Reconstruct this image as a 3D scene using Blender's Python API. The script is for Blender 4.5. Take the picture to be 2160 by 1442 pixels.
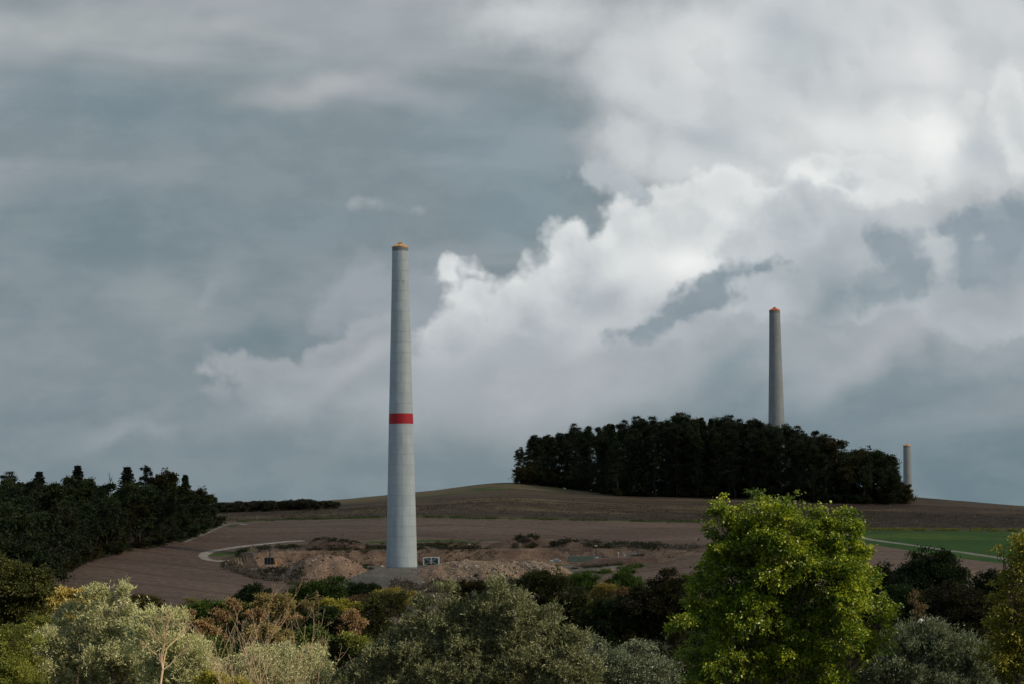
import bpy, math, random
import numpy as np
from mathutils import Matrix, Vector

for o in list(bpy.data.objects):
    bpy.data.objects.remove(o)
S = bpy.context.scene
COL = S.collection

# ------------------------------------------------------------------ camera
FPX = 4800.0
PITCH = math.atan((1070 - 721) / FPX)
ROLL = math.radians(0.5)
cam_data = bpy.data.cameras.new('camera')
cam_data.sensor_width = 36
cam_data.lens = FPX / 2160 * 36
cam_data.clip_start = 1
cam_data.clip_end = 60000
cam = bpy.data.objects.new('camera', cam_data)
COL.objects.link(cam)
cam.matrix_world = Matrix.Rotation(math.pi / 2 + PITCH, 4, 'X') @ Matrix.Rotation(-ROLL, 4, 'Z')
S.camera = cam
CM = np.array(cam.matrix_world.to_3x3())

def P(px, py, Y):
    """world point seen at photo pixel (px,py) whose world Y is the given distance"""
    d = CM @ np.array([(px - 1080) / FPX, -(py - 721) / FPX, -1.0])
    return d * (Y / d[1])

# ------------------------------------------------------------------ light
SUN_AZ = math.radians(70)      # to the right of straight behind the camera
SUN_EL = math.radians(32)
SD = Vector((math.sin(SUN_AZ) * math.cos(SUN_EL), -math.cos(SUN_AZ) * math.cos(SUN_EL), math.sin(SUN_EL)))
sl = bpy.data.lights.new('sun', 'SUN')
sl.energy = 5.0
sl.angle = math.radians(0.5)
sl.color = (1.0, 0.85, 0.62)
sun = bpy.data.objects.new('sun', sl)
COL.objects.link(sun)
sun.rotation_euler = SD.to_track_quat('Z', 'Y').to_euler()

S.view_settings.view_transform = 'Standard'
S.view_settings.look = 'None'
S.view_settings.exposure = 0
S.view_settings.gamma = 1
S.view_settings.use_curve_mapping = False

def lin(c):
    return [((v / 255) / 12.92 if v <= 10 else (((v / 255) + 0.055) / 1.055) ** 2.4) for v in c]

# ------------------------------------------------------------------ node helper
class NT:
    def __init__(s, tree):
        s.t = tree
    def new(s, typ, **kw):
        n = s.t.nodes.new(typ)
        for k, v in kw.items():
            setattr(n, k, v)
        return n
    def put(s, sock, v):
        if isinstance(v, V):
            s.t.links.new(v.s, sock)
        elif v is not None:
            if isinstance(v, (list, tuple)) and len(v) == 3 and sock.type == 'RGBA':
                v = list(v) + [1]
            sock.default_value = v
    def m(s, op, a, b=None, c=None, clamp=False):
        n = s.new('ShaderNodeMath', operation=op, use_clamp=clamp)
        s.put(n.inputs[0], a)
        if b is not None: s.put(n.inputs[1], b)
        if c is not None: s.put(n.inputs[2], c)
        return V(s, n.outputs[0])
    def vm(s, op, a, b=None, scale=None):
        n = s.new('ShaderNodeVectorMath', operation=op)
        s.put(n.inputs[0], a)
        if b is not None: s.put(n.inputs[1], b)
        if scale is not None: s.put(n.inputs['Scale'], scale)
        return V(s, n.outputs['Value' if op in ('LENGTH', 'DOT_PRODUCT') else 'Vector'])
    def xyz(s, x, y, z=0.0):
        n = s.new('ShaderNodeCombineXYZ')
        s.put(n.inputs[0], x); s.put(n.inputs[1], y); s.put(n.inputs[2], z)
        return V(s, n.outputs[0])
    def sep(s, v):
        n = s.new('ShaderNodeSeparateXYZ'); s.put(n.inputs[0], v)
        return [V(s, o) for o in n.outputs]
    def noise(s, vec, scale=1.0, detail=4, rough=0.5, dist=0.0, lac=2.0, dim='3D'):
        n = s.new('ShaderNodeTexNoise', noise_dimensions=dim)
        if vec is not None: s.put(n.inputs['Vector'], vec)
        n.inputs['Scale'].default_value = scale
        n.inputs['Detail'].default_value = detail
        n.inputs['Roughness'].default_value = rough
        n.inputs['Lacunarity'].default_value = lac
        n.inputs['Distortion'].default_value = dist
        return V(s, n.outputs[0]), V(s, n.outputs[1])
    def vor(s, vec, scale=1.0, smooth=None, rand=1.0, dim='3D'):
        n = s.new('ShaderNodeTexVoronoi', voronoi_dimensions=dim)
        if smooth is not None:
            n.feature = 'SMOOTH_F1'
            n.inputs['Smoothness'].default_value = smooth
        s.put(n.inputs['Vector'], vec)
        n.inputs['Scale'].default_value = scale
        n.inputs['Randomness'].default_value = rand
        return V(s, n.outputs['Distance']), V(s, n.outputs['Color'])
    def mr(s, v, a, b, c=0.0, d=1.0, smooth=True):
        n = s.new('ShaderNodeMapRange')
        n.interpolation_type = 'SMOOTHSTEP' if smooth else 'LINEAR'
        for i, q in enumerate((v, a, b, c, d)):
            s.put(n.inputs[i], q)
        return V(s, n.outputs[0])
    def mix(s, f, a, b, blend='MIX'):
        n = s.new('ShaderNodeMix', data_type='RGBA', blend_type=blend)
        s.put(n.inputs[0], f); s.put(n.inputs[6], a); s.put(n.inputs[7], b)
        return V(s, n.outputs[2])

class V:
    def __init__(s, nt, sock): s.nt = nt; s.s = sock
    def __add__(s, o): return s.nt.m('ADD', s, o)
    __radd__ = __add__
    def __sub__(s, o): return s.nt.m('SUBTRACT', s, o)
    def __rsub__(s, o): return s.nt.m('SUBTRACT', o, s)
    def __mul__(s, o): return s.nt.m('MULTIPLY', s, o)
    __rmul__ = __mul__
    def __truediv__(s, o): return s.nt.m('DIVIDE', s, o)

# ------------------------------------------------------------------ sky
W = bpy.data.worlds.new('World')
S.world = W
W.use_nodes = True
W.cycles.sampling_method = 'MANUAL'
W.cycles.sample_map_resolution = 512
W.node_tree.nodes.clear()
w = NT(W.node_tree)
tc = w.new('ShaderNodeTexCoord')
D3 = V(w, tc.outputs['Generated'])
dx, dy, dz = w.sep(D3)
ys = w.m('MAXIMUM', dy, 0.05)
behind = w.m('LESS_THAN', dy, 0.06)
U = dx / ys * FPX + 1080.0          # sky bearing and height, fixed to the compass
T = 1070.0 - dz / ys * FPX + behind * 1e5
PXV = w.xyz(U, T, 0.0)
# turbulence that bends every cloud outline
def col3(c):
    n = w.new('ShaderNodeSeparateColor'); w.put(n.inputs[0], c)
    return [V(w, o) for o in n.outputs]
c1x, c1y, _ = col3(w.noise(PXV, 1 / 210.0, 2, 0.5, dim='2D')[1])
c2x, c2y, _ = col3(w.noise(PXV, 1 / 62.0, 6, 0.54, dim='2D')[1])
vd, _ = w.vor(w.xyz(U + c2x * 34.0, T + c2y * 34.0), 1 / 58.0, 0.3, dim='2D')
vd2, _ = w.vor(w.xyz(U + c2x * 22.0, T + c2y * 22.0), 1 / 17.0, 0.3, dim='2D')
c1x = c1x - 0.5; c1y = c1y - 0.5
WPXY = (U + c1x * 80.0 + (c2x - 0.5) * 44.0, T + c1y * 80.0 + (c2y - 0.5) * 44.0)
WSXY = (U + c1x * 120.0, T + c1y * 90.0)
puff = (0.45 - vd) * 32.0 + (0.4 - vd2) * 11.0

# relief of the heaps: the same bubbles seen a little further toward the light, upper right
bx_, by_ = U + c2x * 60.0 + c1x * 60.0, T + c2y * 60.0 + c1y * 60.0
va, _ = w.vor(w.xyz(bx_, by_), 1 / 105.0, .6, dim='2D')
vb, _ = w.vor(w.xyz(bx_ + 13.0, by_ - 13.0), 1 / 105.0, .6, dim='2D')
relief = va - vb

def ell(cx, cy, rx, ry, rot=0, wp=None):
    """signed height of an ellipse on the warped sky: >0 inside, about one unit per 1/4800 rad"""
    x, y = WPXY if wp is None else wp
    r = math.radians(rot)
    co, si = math.cos(r), math.sin(r)
    def axis(ax, ay, k):
        o = -(ax * cx + ay * cy) / k
        if abs(ay) < 1e-6: return w.m('MULTIPLY_ADD', x, ax / k, o)
        if abs(ax) < 1e-6: return w.m('MULTIPLY_ADD', y, ay / k, o)
        return w.m('MULTIPLY_ADD', x, ax / k, w.m('MULTIPLY_ADD', y, ay / k, o))
    a_ = axis(co, si, rx)
    b_ = axis(-si, co, ry)
    q = w.m('SQRT', w.m('MULTIPLY_ADD', a_, a_, b_ * b_))
    k = float(min(rx, ry))
    return w.m('MULTIPLY_ADD', q, -k, k)

def union(ells, wp=None):
    f = None
    for e in ells:
        v = ell(*e, wp=wp)
        if f is None: f = v
        else:
            n = w.new('ShaderNodeMath', operation='SMOOTH_MAX')
            w.put(n.inputs[0], f); w.put(n.inputs[1], v); n.inputs[2].default_value = 14
            f = V(w, n.outputs[0])
    return f

def glow(col, tint, amt, e, lo=0.0):
    """soft patch of a different grey"""
    f = ell(*e, wp=WSXY)
    k = w.mr(f, lo, float(min(e[2], e[3]))) * amt
    return w.mix(k, col, lin(tint))

#SKYBODY
# high grey sheet: slow bands, stretched sideways
band, _ = w.noise(w.xyz(U / 900.0, T / 170.0, 3.0), 1.0, 4, 0.48, 0.5, dim='2D')
band2, bandc = w.noise(w.vm('MULTIPLY', D3, (2.2, 2.2, 7.0)), 1.0, 5, 0.55, 0.5)
front = w.mr(dy, 0.25, 0.75)
grad = w.mr(T, 1100.0, 0.0, smooth=False)
c = w.mix(grad, lin((120, 134, 141)), lin((143, 154, 160)))
c = w.mix(w.mr(T, 200.0, 0.0) * w.mr(U, -200.0, 700.0), c, lin((164, 171, 174)))
bandmix = w.mr(w.m('ADD', band * front, band2 * (1.0 - front)), 0.38, 0.66)
low = w.mr(T, 900.0, 300.0, .25, 1.0)
c = w.mix((1.0 - bandmix) * low * 0.30, c, lin((107, 124, 132)))
c = w.mix(bandmix * low * 0.30, c, lin((172, 176, 182)))
# placed bands upper left
c = glow(c, (171, 177, 178), .8, (120, 45, 620, 90, 3))
c = glow(c, (163, 170, 175), .75, (760, 20, 620, 110, 3))
c = glow(c, (172, 177, 179), .6, (480, 55, 250, 40, 3))
c = glow(c, (112, 132, 142), .55, (250, 200, 520, 100, 6))
c = glow(c, (108, 127, 135), .6, (150, 470, 460, 170, 0))
c = glow(c, (137, 152, 158), .5, (640, 130, 190, 45, -5))
c = glow(c, (178, 181, 183), .75, (660, 172, 260, 46, -3))
c = glow(c, (168, 173, 180), .6, (880, 200, 260, 50, 4))
c = glow(c, (128, 146, 155), .7, (1080, 310, 290, 150, 10))
c = glow(c, (126, 145, 154), .7, (1120, 450, 190, 130, 0))
c = glow(c, (122, 138, 147), .6, (640, 480, 260, 60, 0))
c = glow(c, (150, 160, 165), .6, (350, 630, 230, 110, 10))
c = glow(c, (146, 157, 163), .5, (470, 560, 90, 60, 20))
c = glow(c, (112, 130, 138), .8, (540, 715, 170, 50, -8))
# tiny far puffs
f = union([(752, 432, 26, 24, 0), (800, 436, 30, 18, 0), (868, 440, 22, 12, 0)]) + puff * .35
c = w.mix(w.mr(f, -4.0, 20.0) * .36, c, lin((178, 186, 191)))
# bank behind tower, dim shoulder left of the bright crest
f = union([(760, 600, 120, 60, -25), (860, 640, 170, 100, -10), (700, 650, 60, 60, 0)]) + puff * .5
c = w.mix(w.mr(f, -6.0, 40.0) * .62, c, lin((160, 166, 175)))
# big pale sheet upper right
f = union([(1470, 130, 300, 190, 0), (1900, 200, 520, 330, 0), (1560, 330, 300, 170, 8),
           (1340, 300, 110, 120, 0), (1750, 430, 420, 200, 0), (1150, 30, 220, 90, 0)]) + puff * .5
c = w.mix(w.mr(f, -25.0, 100.0), c, lin((203, 207, 209)))
c = glow(c, (222, 223, 224), .8, (1500, 90, 190, 110, 0))
c = glow(c, (184, 193, 198), .75, (1680, 90, 190, 130, 60))
c = glow(c, (182, 191, 196), .8, (1500, 285, 190, 70, 10))
c = glow(c, (228, 229, 230), .8, (1960, 130, 130, 130, 0))
c = glow(c, (247, 248, 246), .95, (1960, 300, 150, 110, 40))
c = glow(c, (232, 234, 233), .7, (1800, 280, 260, 90, 0))
# right-hand towers of cloud
f = union([(2150, 210, 55, 90, 0), (2190, 290, 90, 110, 0), (2060, 230, 34, 50, 0)]) + puff * .6
c = w.mix(w.mr(f, -4.0, 26.0) * .65, c, w.mix(w.mr(f, 0.0, 70.0), lin((232, 234, 233)), lin((216, 220, 221))))
c = glow(c, (184, 193, 199), .7, (2060, 330, 90, 60, 0))
# second row of heaps
f = union([(1275, 385, 46, 42, 0), (1330, 410, 60, 44, 20), (1215, 378, 16, 14, 0)]) + puff * .7
c = w.mix(w.mr(f, -3.0, 22.0) * .85, c, lin((184, 192, 197)))
f = union([(1530, 400, 90, 60, 0), (1420, 415, 75, 42, 0), (1600, 450, 110, 60, 0), (1820, 385, 170, 80, 0), (1480, 470, 160, 60, 0)]) + puff * .8
c = w.mix(w.mr(f, -4.0, 22.0) * .8, c, w.mix(w.mr(f, 0.0, 62.0), lin((233, 235, 234)), lin((222, 225, 226))))
# the body that hangs below the crest and melts into the low sky
RIDGE = w.m('MULTIPLY_ADD', WPXY[0], 0.27, WPXY[1] - 896.0)      # 0 along the crest, positive below it
f = union([(1250, 760, 420, 210, -16), (900, 820, 330, 130, -12), (1750, 640, 420, 230, -10), (2120, 600, 300, 240, 0), (600, 850, 230, 80, -10)]) + puff * .3
c = w.mix(w.mr(f, -10.0, 120.0) * .95, c, lin((165, 173, 178)))
# the bright crest: row of crisp heads, running down to the left
crest = [(950, 572, 44, 40, 0), (1005, 585, 34, 26, 10), (1010, 640, 80, 52, 10), (1090, 612, 60, 30, 0), (1140, 590, 44, 60, 0), (1200, 530, 66, 60, 0), (1110, 680, 120, 100, 0),
         (1318, 468, 52, 42, 20), (1330, 530, 80, 90, 0), (1440, 520, 130, 100, 0), (1260, 620, 170, 130, 0),
         (960, 720, 110, 90, -20), (1450, 600, 190, 120, 0), (1620, 500, 170, 90, -10), (1120, 760, 300, 130, -8)]
f = union(crest) + puff * .68
# light comes from the upper right behind; heads are pale at the rim and greyer inside
crestcol = w.mix(w.mr(f, 4.0, 130.0), lin((226, 229, 229)), lin((176, 184, 189)))
crestcol = w.mix(w.mr(T, 560.0, 860.0) * .85, crestcol, lin((160, 167, 174)))
crestcol = w.mix(w.mr(vd, .1, .6) * .22, crestcol, lin((160, 170, 178)))
c = w.mix(w.mr(f, -5.0, 25.0) * w.mr(RIDGE, 260.0, 80.0), c, crestcol)
c = glow(c, (250, 250, 248), .85, (1440, 545, 170, 90, -10))
c = glow(c, (226, 229, 229), .7, (1300, 560, 110, 60, -40))
c = glow(c, (246, 247, 245), .7, (1780, 400, 150, 60, 20))
c = glow(c, (206, 210, 212), .6, (1260, 700, 150, 60, -20))
# left continuation of the crest, dimmer
c = glow(c, (150, 159, 165), .6, (250, 905, 200, 36, -22))
f = union([(490, 760, 70, 32, 10), (560, 785, 90, 44, 0), (440, 775, 46, 16, 0), (690, 760, 90, 50, -35), (790, 720, 90, 62, -20),
           (620, 810, 160, 56, -8), (800, 800, 190, 90, -10), (480, 830, 60, 30, 0)]) + puff * .75
lc = w.mix(w.mr(f, 2.0, 75.0), lin((166, 172, 177)), lin((152, 161, 167)))
c = w.mix(w.mr(f, -5.0, 22.0) * .85 * w.mr(T, 860.0, 780.0) * w.mr(U, 980.0, 780.0), c, lc)
c = glow(c, (176, 180, 184), .6, (760, 770, 170, 44, -25))
f = union([(240, 920, 60, 18, -20), (330, 905, 70, 22, -10)]) + puff * .4
c = w.mix(w.mr(f, -8.0, 22.0) * .45, c, lin((164, 171, 176)))
f = union([(440, 600, 34, 26, -40)]) + puff * .4
c = w.mix(w.mr(f, -8.0, 22.0) * .3, c, lin((164, 171, 178)))
# grey body under the crest on the right
f = union([(1560, 520, 80, 50, 0), (1720, 480, 130, 90, 0), (1800, 560, 300, 130, 0), (1820, 390, 40, 36, 0), (1650, 600, 190, 90, 0), (2080, 600, 200, 150, 0)]) + puff * .8
c = w.mix(w.mr(f, -2.0, 34.0) * .8, c, w.mix(w.mr(f, 5.0, 110.0), lin((192, 199, 203)), lin((170, 179, 185))))
# dark ragged scud
def scud(ells, tint, k=.85, soft=26.0):
    global c
    f = union(ells) + puff * .9
    c = w.mix(w.mr(f, -3.0, soft) * k, c, lin(tint))
scud([(1436, 600, 26, 24, 0), (1510, 592, 60, 40, -15), (1600, 580, 66, 26, -5), (1450, 645, 95, 38, -20),
      (1360, 690, 80, 34, -20), (1500, 630, 80, 40, 0)], (134, 148, 157), .95)
scud([(1850, 505, 30, 30, 0), (1895, 530, 72, 56, 0), (1920, 590, 60, 66, 20), (1870, 610, 100, 66, 0)], (140, 153, 162), .88, 36.0)
scud([(2070, 480, 80, 50, -15), (2150, 490, 90, 80, 0), (2005, 490, 40, 34, 0), (2110, 560, 120, 80, 0)], (138, 152, 162), .92, 32.0)
relm = w.mr(U, 1100.0, 1500.0) * w.mr(T, 900.0, 640.0) * front
c = w.mix(w.mr(relief, .0, .16) * relm * .07, c, lin((240, 242, 241)))
c = w.mix(w.mr(relief, .0, -.16) * relm * .10, c, lin((138, 150, 158)))
# lower sky: grey-blue veil toward the horizon, with slanting paler shafts
veil, _ = w.noise(w.vm('MULTIPLY', w.vm('ADD', PXV, w.xyz(T * 1.3, 0.0, 0.0)), (1 / 520.0, 1 / 260.0, 1.0)), 1.0, 3, 0.45, dim='2D')
vc = w.mix(w.mr(veil, .4, .66), lin((124, 140, 149)), lin((155, 163, 170)))
c = w.mix(w.mr(T, 620.0, 900.0) * w.mr(U, 1150.0, 1700.0) * .6, c, vc)
c = glow(c, (172, 177, 181), .75, (1130, 830, 400, 120, -12))
c = glow(c, (122, 138, 146), .6, (1800, 870, 420, 90, -8))
c = glow(c, (170, 176, 182), .85, (1860, 745, 330, 60, -28))
c = glow(c, (163, 170, 176), .7, (2120, 640, 190, 80, -28))
c = glow(c, (128, 145, 154), .7, (1560, 770, 150, 60, -20))
c = glow(c, (122, 138, 147), .7, (1750, 640, 120, 90, -20))
c = w.mix(w.mr(T, 820.0, 1060.0) * .8, c, w.mix(w.mr(U, 1300.0, 2160.0), lin((120, 136, 143)), lin((104, 124, 133))))
# fine grain so no tone is perfectly flat
gr, _ = w.noise(w.vm('MULTIPLY', PXV, (1 / 150.0, 1 / 80.0, 1.0)), 1.0, 6, 0.55, 0.0, dim='2D')
c = w.mix(w.mr(gr, .35, .65) * .06, c, lin((196, 201, 205)))
c = w.mix(w.mr(gr, .65, .35) * .06, c, lin((100, 116, 126)))
# the same overcast goes on round the rest of the sky, over a physical sky that is brighter toward the sun
sky = w.new('ShaderNodeTexSky', sky_type='NISHITA')
sky.sun_disc = False
sky.sun_elevation = SUN_EL
sky.sun_rotation = math.pi - SUN_AZ
sky.air_density = 1.0
sky.dust_density = 2.0
bgs = w.new('ShaderNodeBackground'); w.put(bgs.inputs[0], V(w, sky.outputs[0])); bgs.inputs[1].default_value = 0.10
bgc = w.new('ShaderNodeBackground'); w.put(bgc.inputs[0], c); bgc.inputs[1].default_value = 1.0
cover = w.mr(band2, .40, .60, .55, .85) * (1.0 - front) + front
mx = w.new('ShaderNodeMixShader')
w.put(mx.inputs[0], cover)
W.node_tree.links.new(bgs.outputs[0], mx.inputs[1]); W.node_tree.links.new(bgc.outputs[0], mx.inputs[2])
wo = w.new('ShaderNodeOutputWorld')
W.node_tree.links.new(mx.outputs[0], wo.inputs[0])
# ------------------------------------------------------------------ scene helpers
def tagged(o, label=None, cat=None, group=None, kind=None):
    if label: o['label'] = label
    if cat: o['category'] = cat
    if group: o['group'] = group
    if kind: o['kind'] = kind
    return o

def empty(name, loc, rz=0.0, **kw):
    o = bpy.data.objects.new(name, None)
    COL.objects.link(o)
    o.location = loc
    o.rotation_euler = (0, 0, rz)
    return tagged(o, **kw)

def link(name, me, mat=None, parent=None, loc=None, rz=None, **kw):
    if mat is not None and not me.materials:
        me.materials.append(mat)
    o = bpy.data.objects.new(name, me)
    COL.objects.link(o)
    if parent: o.parent = parent
    if loc is not None: o.location = loc
    if rz is not None: o.rotation_euler = (0, 0, rz)
    return tagged(o, **kw)

def np_mesh(name, verts, faces, smooth=False, attr=None, quads=True):
    """mesh from numpy arrays; attr: dict name -> per-vertex float array"""
    me = bpy.data.meshes.new(name)
    verts = np.asarray(verts, dtype=np.float32)
    faces = np.asarray(faces, dtype=np.int32)
    k = faces.shape[1]
    me.vertices.add(len(verts)); me.vertices.foreach_set('co', verts.ravel())
    me.loops.add(faces.size); me.loops.foreach_set('vertex_index', faces.ravel())
    me.polygons.add(len(faces))
    me.polygons.foreach_set('loop_start', np.arange(0, faces.size, k, dtype=np.int32))
    me.polygons.foreach_set('loop_total', np.full(len(faces), k, dtype=np.int32))
    me.polygons.foreach_set('use_smooth', np.full(len(faces), smooth))
    if attr:
        for n, a in attr.items():
            at = me.attributes.new(n, 'FLOAT', 'POINT')
            at.data.foreach_set('value', np.asarray(a, dtype=np.float32))
    me.update(calc_edges=True)
    return me

class MB:
    """collects boxes, bars and tubes into one mesh"""
    def __init__(s): s.v = []; s.f = []; s.n = 0
    def add(s, v, f):
        v = np.asarray(v, float)
        s.v.append(v); s.f += [tuple(int(i) + s.n for i in q) for q in f]; s.n += len(v)
    def box(s, c, size, R=None):
        h = np.array(size) / 2
        v = np.array([[x, y, z] for z in (-1, 1) for y in (-1, 1) for x in (-1, 1)]) * h
        if R is not None: v = v @ np.array(R).T
        s.add(v + np.array(c), [(0, 2, 3, 1), (4, 5, 7, 6), (0, 1, 5, 4), (2, 6, 7, 3), (0, 4, 6, 2), (1, 3, 7, 5)])
    def bar(s, a, b, w, h=None):
        a = np.array(a, float); b = np.array(b, float)
        d = b - a; L = np.linalg.norm(d); d /= L
        up = np.array([0, 0, 1.0]) if abs(d[2]) < .95 else np.array([0, 1.0, 0])
        x = np.cross(up, d); x /= np.linalg.norm(x); y = np.cross(d, x)
        s.box((a + b) / 2, (w, h or w, L), np.stack([x, y, d], 1))
    def tube(s, pts, rad, k=6, cap=True):
        pts = np.asarray(pts, float); n = len(pts)
        rad = np.broadcast_to(rad, (n,))
        t = np.gradient(pts, axis=0) if n > 2 else np.repeat((pts[-1] - pts[0])[None], n, 0)
        t = t / (np.linalg.norm(t, axis=1, keepdims=True) + 1e-9)
        ref = np.array([0.31, 0.95, 0.05]) if abs(t[0][2]) > .5 else np.array([0, 0, 1.0])
        x = np.cross(np.broadcast_to(ref, t.shape), t); x /= np.linalg.norm(x, axis=1, keepdims=True) + 1e-9
        y = np.cross(t, x)
        a = np.arange(k) * 2 * np.pi / k
        v = (pts[:, None] + rad[:, None, None] * (np.cos(a)[None, :, None] * x[:, None] + np.sin(a)[None, :, None] * y[:, None])).reshape(-1, 3)
        f = [(i * k + j, i * k + (j + 1) % k, (i + 1) * k + (j + 1) % k, (i + 1) * k + j) for i in range(n - 1) for j in range(k)]
        if cap:
            f.append(tuple(range(k))[::-1]); f.append(tuple((n - 1) * k + j for j in range(k)))
        s.add(v, f)
    def lathe(s, prof, k=24, c=(0, 0, 0), cap=True):
        prof = np.asarray(prof, float); n = len(prof)
        a = np.arange(k) * 2 * np.pi / k
        v = np.stack([prof[:, 0][:, None] * np.cos(a), prof[:, 0][:, None] * np.sin(a), np.repeat(prof[:, 1][:, None], k, 1)], 2).reshape(-1, 3) + np.array(c)
        f = [(i * k + j, i * k + (j + 1) % k, (i + 1) * k + (j + 1) % k, (i + 1) * k + j) for i in range(n - 1) for j in range(k)]
        if cap:
            f.append(tuple(range(k))[::-1]); f.append(tuple((n - 1) * k + j for j in range(k)))
        s.add(v, f)
    def mesh(s, name, smooth=False):
        me = bpy.data.meshes.new(name)
        me.from_pydata(np.concatenate(s.v).tolist(), [], s.f)
        if smooth:
            me.polygons.foreach_set('use_smooth', [True] * len(me.polygons))
        me.update()
        return me
    def build(s, name, mat, parent=None, smooth=False, **kw):
        return link(name, s.mesh(name, smooth), mat, parent, **kw)

# ------------------------------------------------------------------ materials
def mat_new(name):
    m = bpy.data.materials.new(name)
    m.use_nodes = True
    m.node_tree.nodes.clear()
    return m, NT(m.node_tree)

def finish(nt, shader):
    o = nt.new('ShaderNodeOutputMaterial')
    nt.t.links.new(shader, o.inputs[0])

def principled(nt, col, rough=.8, metal=0.0, normal=None, spec=.3):
    b = nt.new('ShaderNodeBsdfPrincipled')
    nt.put(b.inputs['Base Color'], col)
    nt.put(b.inputs['Roughness'], rough)
    nt.put(b.inputs['Metallic'], metal)
    nt.put(b.inputs['Specular IOR Level'], spec)
    if normal is not None: nt.put(b.inputs['Normal'], normal)
    return b.outputs[0]

def bump(nt, h, strength=.5, dist=.1):
    n = nt.new('ShaderNodeBump')
    n.inputs['Strength'].default_value = strength
    n.inputs['Distance'].default_value = dist
    nt.put(n.inputs['Height'], h)
    return V(nt, n.outputs[0])

def simple_mat(name, col, rough=.7, metal=0.0, var=.15, scale=1.0, spec=.3):
    m, t = mat_new(name)
    tcn = t.new('ShaderNodeTexCoord')
    f, _ = t.noise(V(t, tcn.outputs['Object']), scale, 5, .6)
    cc = t.mix(t.mr(f, .3, .7), [x * (1 - var) for x in col], [x * (1 + var) for x in col])
    finish(t, principled(t, cc, rough, metal, spec=spec))
    return m

def soil_mat(name, cols, scales, bumpd=.3, stretch=(1, 1, 1), stripes=None, speck=None):
    """earth: a large noise picks between two tones, a fine one adds clods; stripes=(period,strength,direction)"""
    m, t = mat_new(name)
    g = t.new('ShaderNodeNewGeometry')
    pos = V(t, g.outputs['Position'])
    ps = t.vm('MULTIPLY', pos, stretch)
    a, _ = t.noise(ps, 1 / scales[0], 4, .55, .3)
    b, _ = t.noise(ps, 1 / scales[1], 6, .65)
    c_ = t.mix(t.mr(a, .36, .64), cols[0], cols[1])
    if len(cols) > 2:
        a2, _ = t.noise(t.vm('ADD', ps, (37.0, 91.0, 5.0)), 1 / scales[2], 5, .6, .4)
        c_ = t.mix(t.mr(a2, .52, .66), c_, cols[2])
    if stripes:
        per, k, dirv, wob = stripes
        wv, _ = t.noise(pos, 1 / 120.0, 2, .5)
        ph = t.vm('DOT_PRODUCT', pos, dirv) + wv * wob
        s_ = t.m('SINE', ph * (2 * math.pi / per))
        s2 = t.m('SINE', ph * (2 * math.pi / per / 6.7))
        c_ = t.mix(t.mr(s_, -1.0, 1.0) * k, c_, [x * .55 for x in cols[0]])
        c_ = t.mix(t.mr(s2, .80, 1.0) * k * 1.6, c_, [x * .6 for x in cols[0]])
    c_ = t.mix(t.mr(b, .40, .62), t.vm('SCALE', c_, scale=.72), t.vm('SCALE', c_, scale=1.28))
    if speck:
        sc, thr, colr = speck
        vv, vc = t.vor(pos, 1 / sc)
        r_, _, _ = [V(t, o) for o in t.new('ShaderNodeSeparateColor').outputs]
        n = r_.s.node; t.put(n.inputs[0], vc)
        k_ = t.mr(r_, thr, thr + .02) * t.mr(vv, .42, .28)
        c_ = t.mix(k_, c_, colr)
    finish(t, principled(t, c_, .95, 0, bump(t, b, .7, bumpd), spec=.15))
    return m

def leaf_mat(name, dark, light, back=None, trans=.25, rough=.6, spec=.25):
    """leaf colour runs from dark to light by the leaf's own tint; back is the underside"""
    m, t = mat_new(name)
    at = t.new('ShaderNodeAttribute', attribute_name='tint')
    k = V(t, at.outputs['Fac'])
    oi = t.new('ShaderNodeObjectInfo')
    rnd = V(t, oi.outputs['Random'])
    c_ = t.mix(k, dark, light)
    c_ = t.vm('SCALE', c_, scale=t.mr(rnd, 0.0, 1.0, .78, 1.22, smooth=False))
    if back:
        g = t.new('ShaderNodeNewGeometry')
        c_ = t.mix(V(t, g.outputs['Backfacing']), c_, back)
    p = principled(t, c_, rough, 0, spec=spec)
    tr = t.new('ShaderNodeBsdfTranslucent')
    t.put(tr.inputs[0], t.vm('MULTIPLY', c_, (1.25, 1.35, .7)))
    mx_ = t.new('ShaderNodeMixShader'); mx_.inputs[0].default_value = trans
    t.t.links.new(p, mx_.inputs[1]); t.t.links.new(tr.outputs[0], mx_.inputs[2])
    finish(t, mx_.outputs[0])
    return m
# ------------------------------------------------------------------ terrain
TANR = math.tan(ROLL)
def level(px, py):            # undo the half-degree roll of the picture
    return py + TANR * (px - 1080)

US = np.array([-900, 0, 250, 500, 850, 1200, 1500, 1800, 2160, 3000], float)
YS = np.array([600, 650, 700, 760, 820, 880, 940, 1000, 1040], float)
ROWS = np.array([
    [1270, 1232, 1200, 1170, 1140, 1120, 1108, 1098, 1092],
    [1290, 1255, 1225, 1195, 1165, 1140, 1120, 1108, 1103],
    [1302, 1276, 1246, 1210, 1178, 1148, 1125, 1110, 1102],
    [1315, 1292, 1266, 1234, 1199, 1162, 1132, 1110, 1100],
    [1320, 1302, 1276, 1251, 1212, 1166, 1130, 1105, 1091],
    [1320, 1296, 1268, 1238, 1203, 1162, 1130, 1108, 1094],
    [1318, 1285, 1255, 1222, 1190, 1158, 1130, 1112, 1101],
    [1310, 1275, 1245, 1212, 1185, 1160, 1140, 1120, 1112],
    [1305, 1270, 1240, 1210, 1185, 1165, 1145, 1125, 1116],
    [1300, 1262, 1232, 1200, 1180, 1160, 1142, 1126, 1118]], float)
ZN = -(ROWS + TANR * (US[:, None] - 1080) - 1070) / FPX * YS[None]
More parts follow.
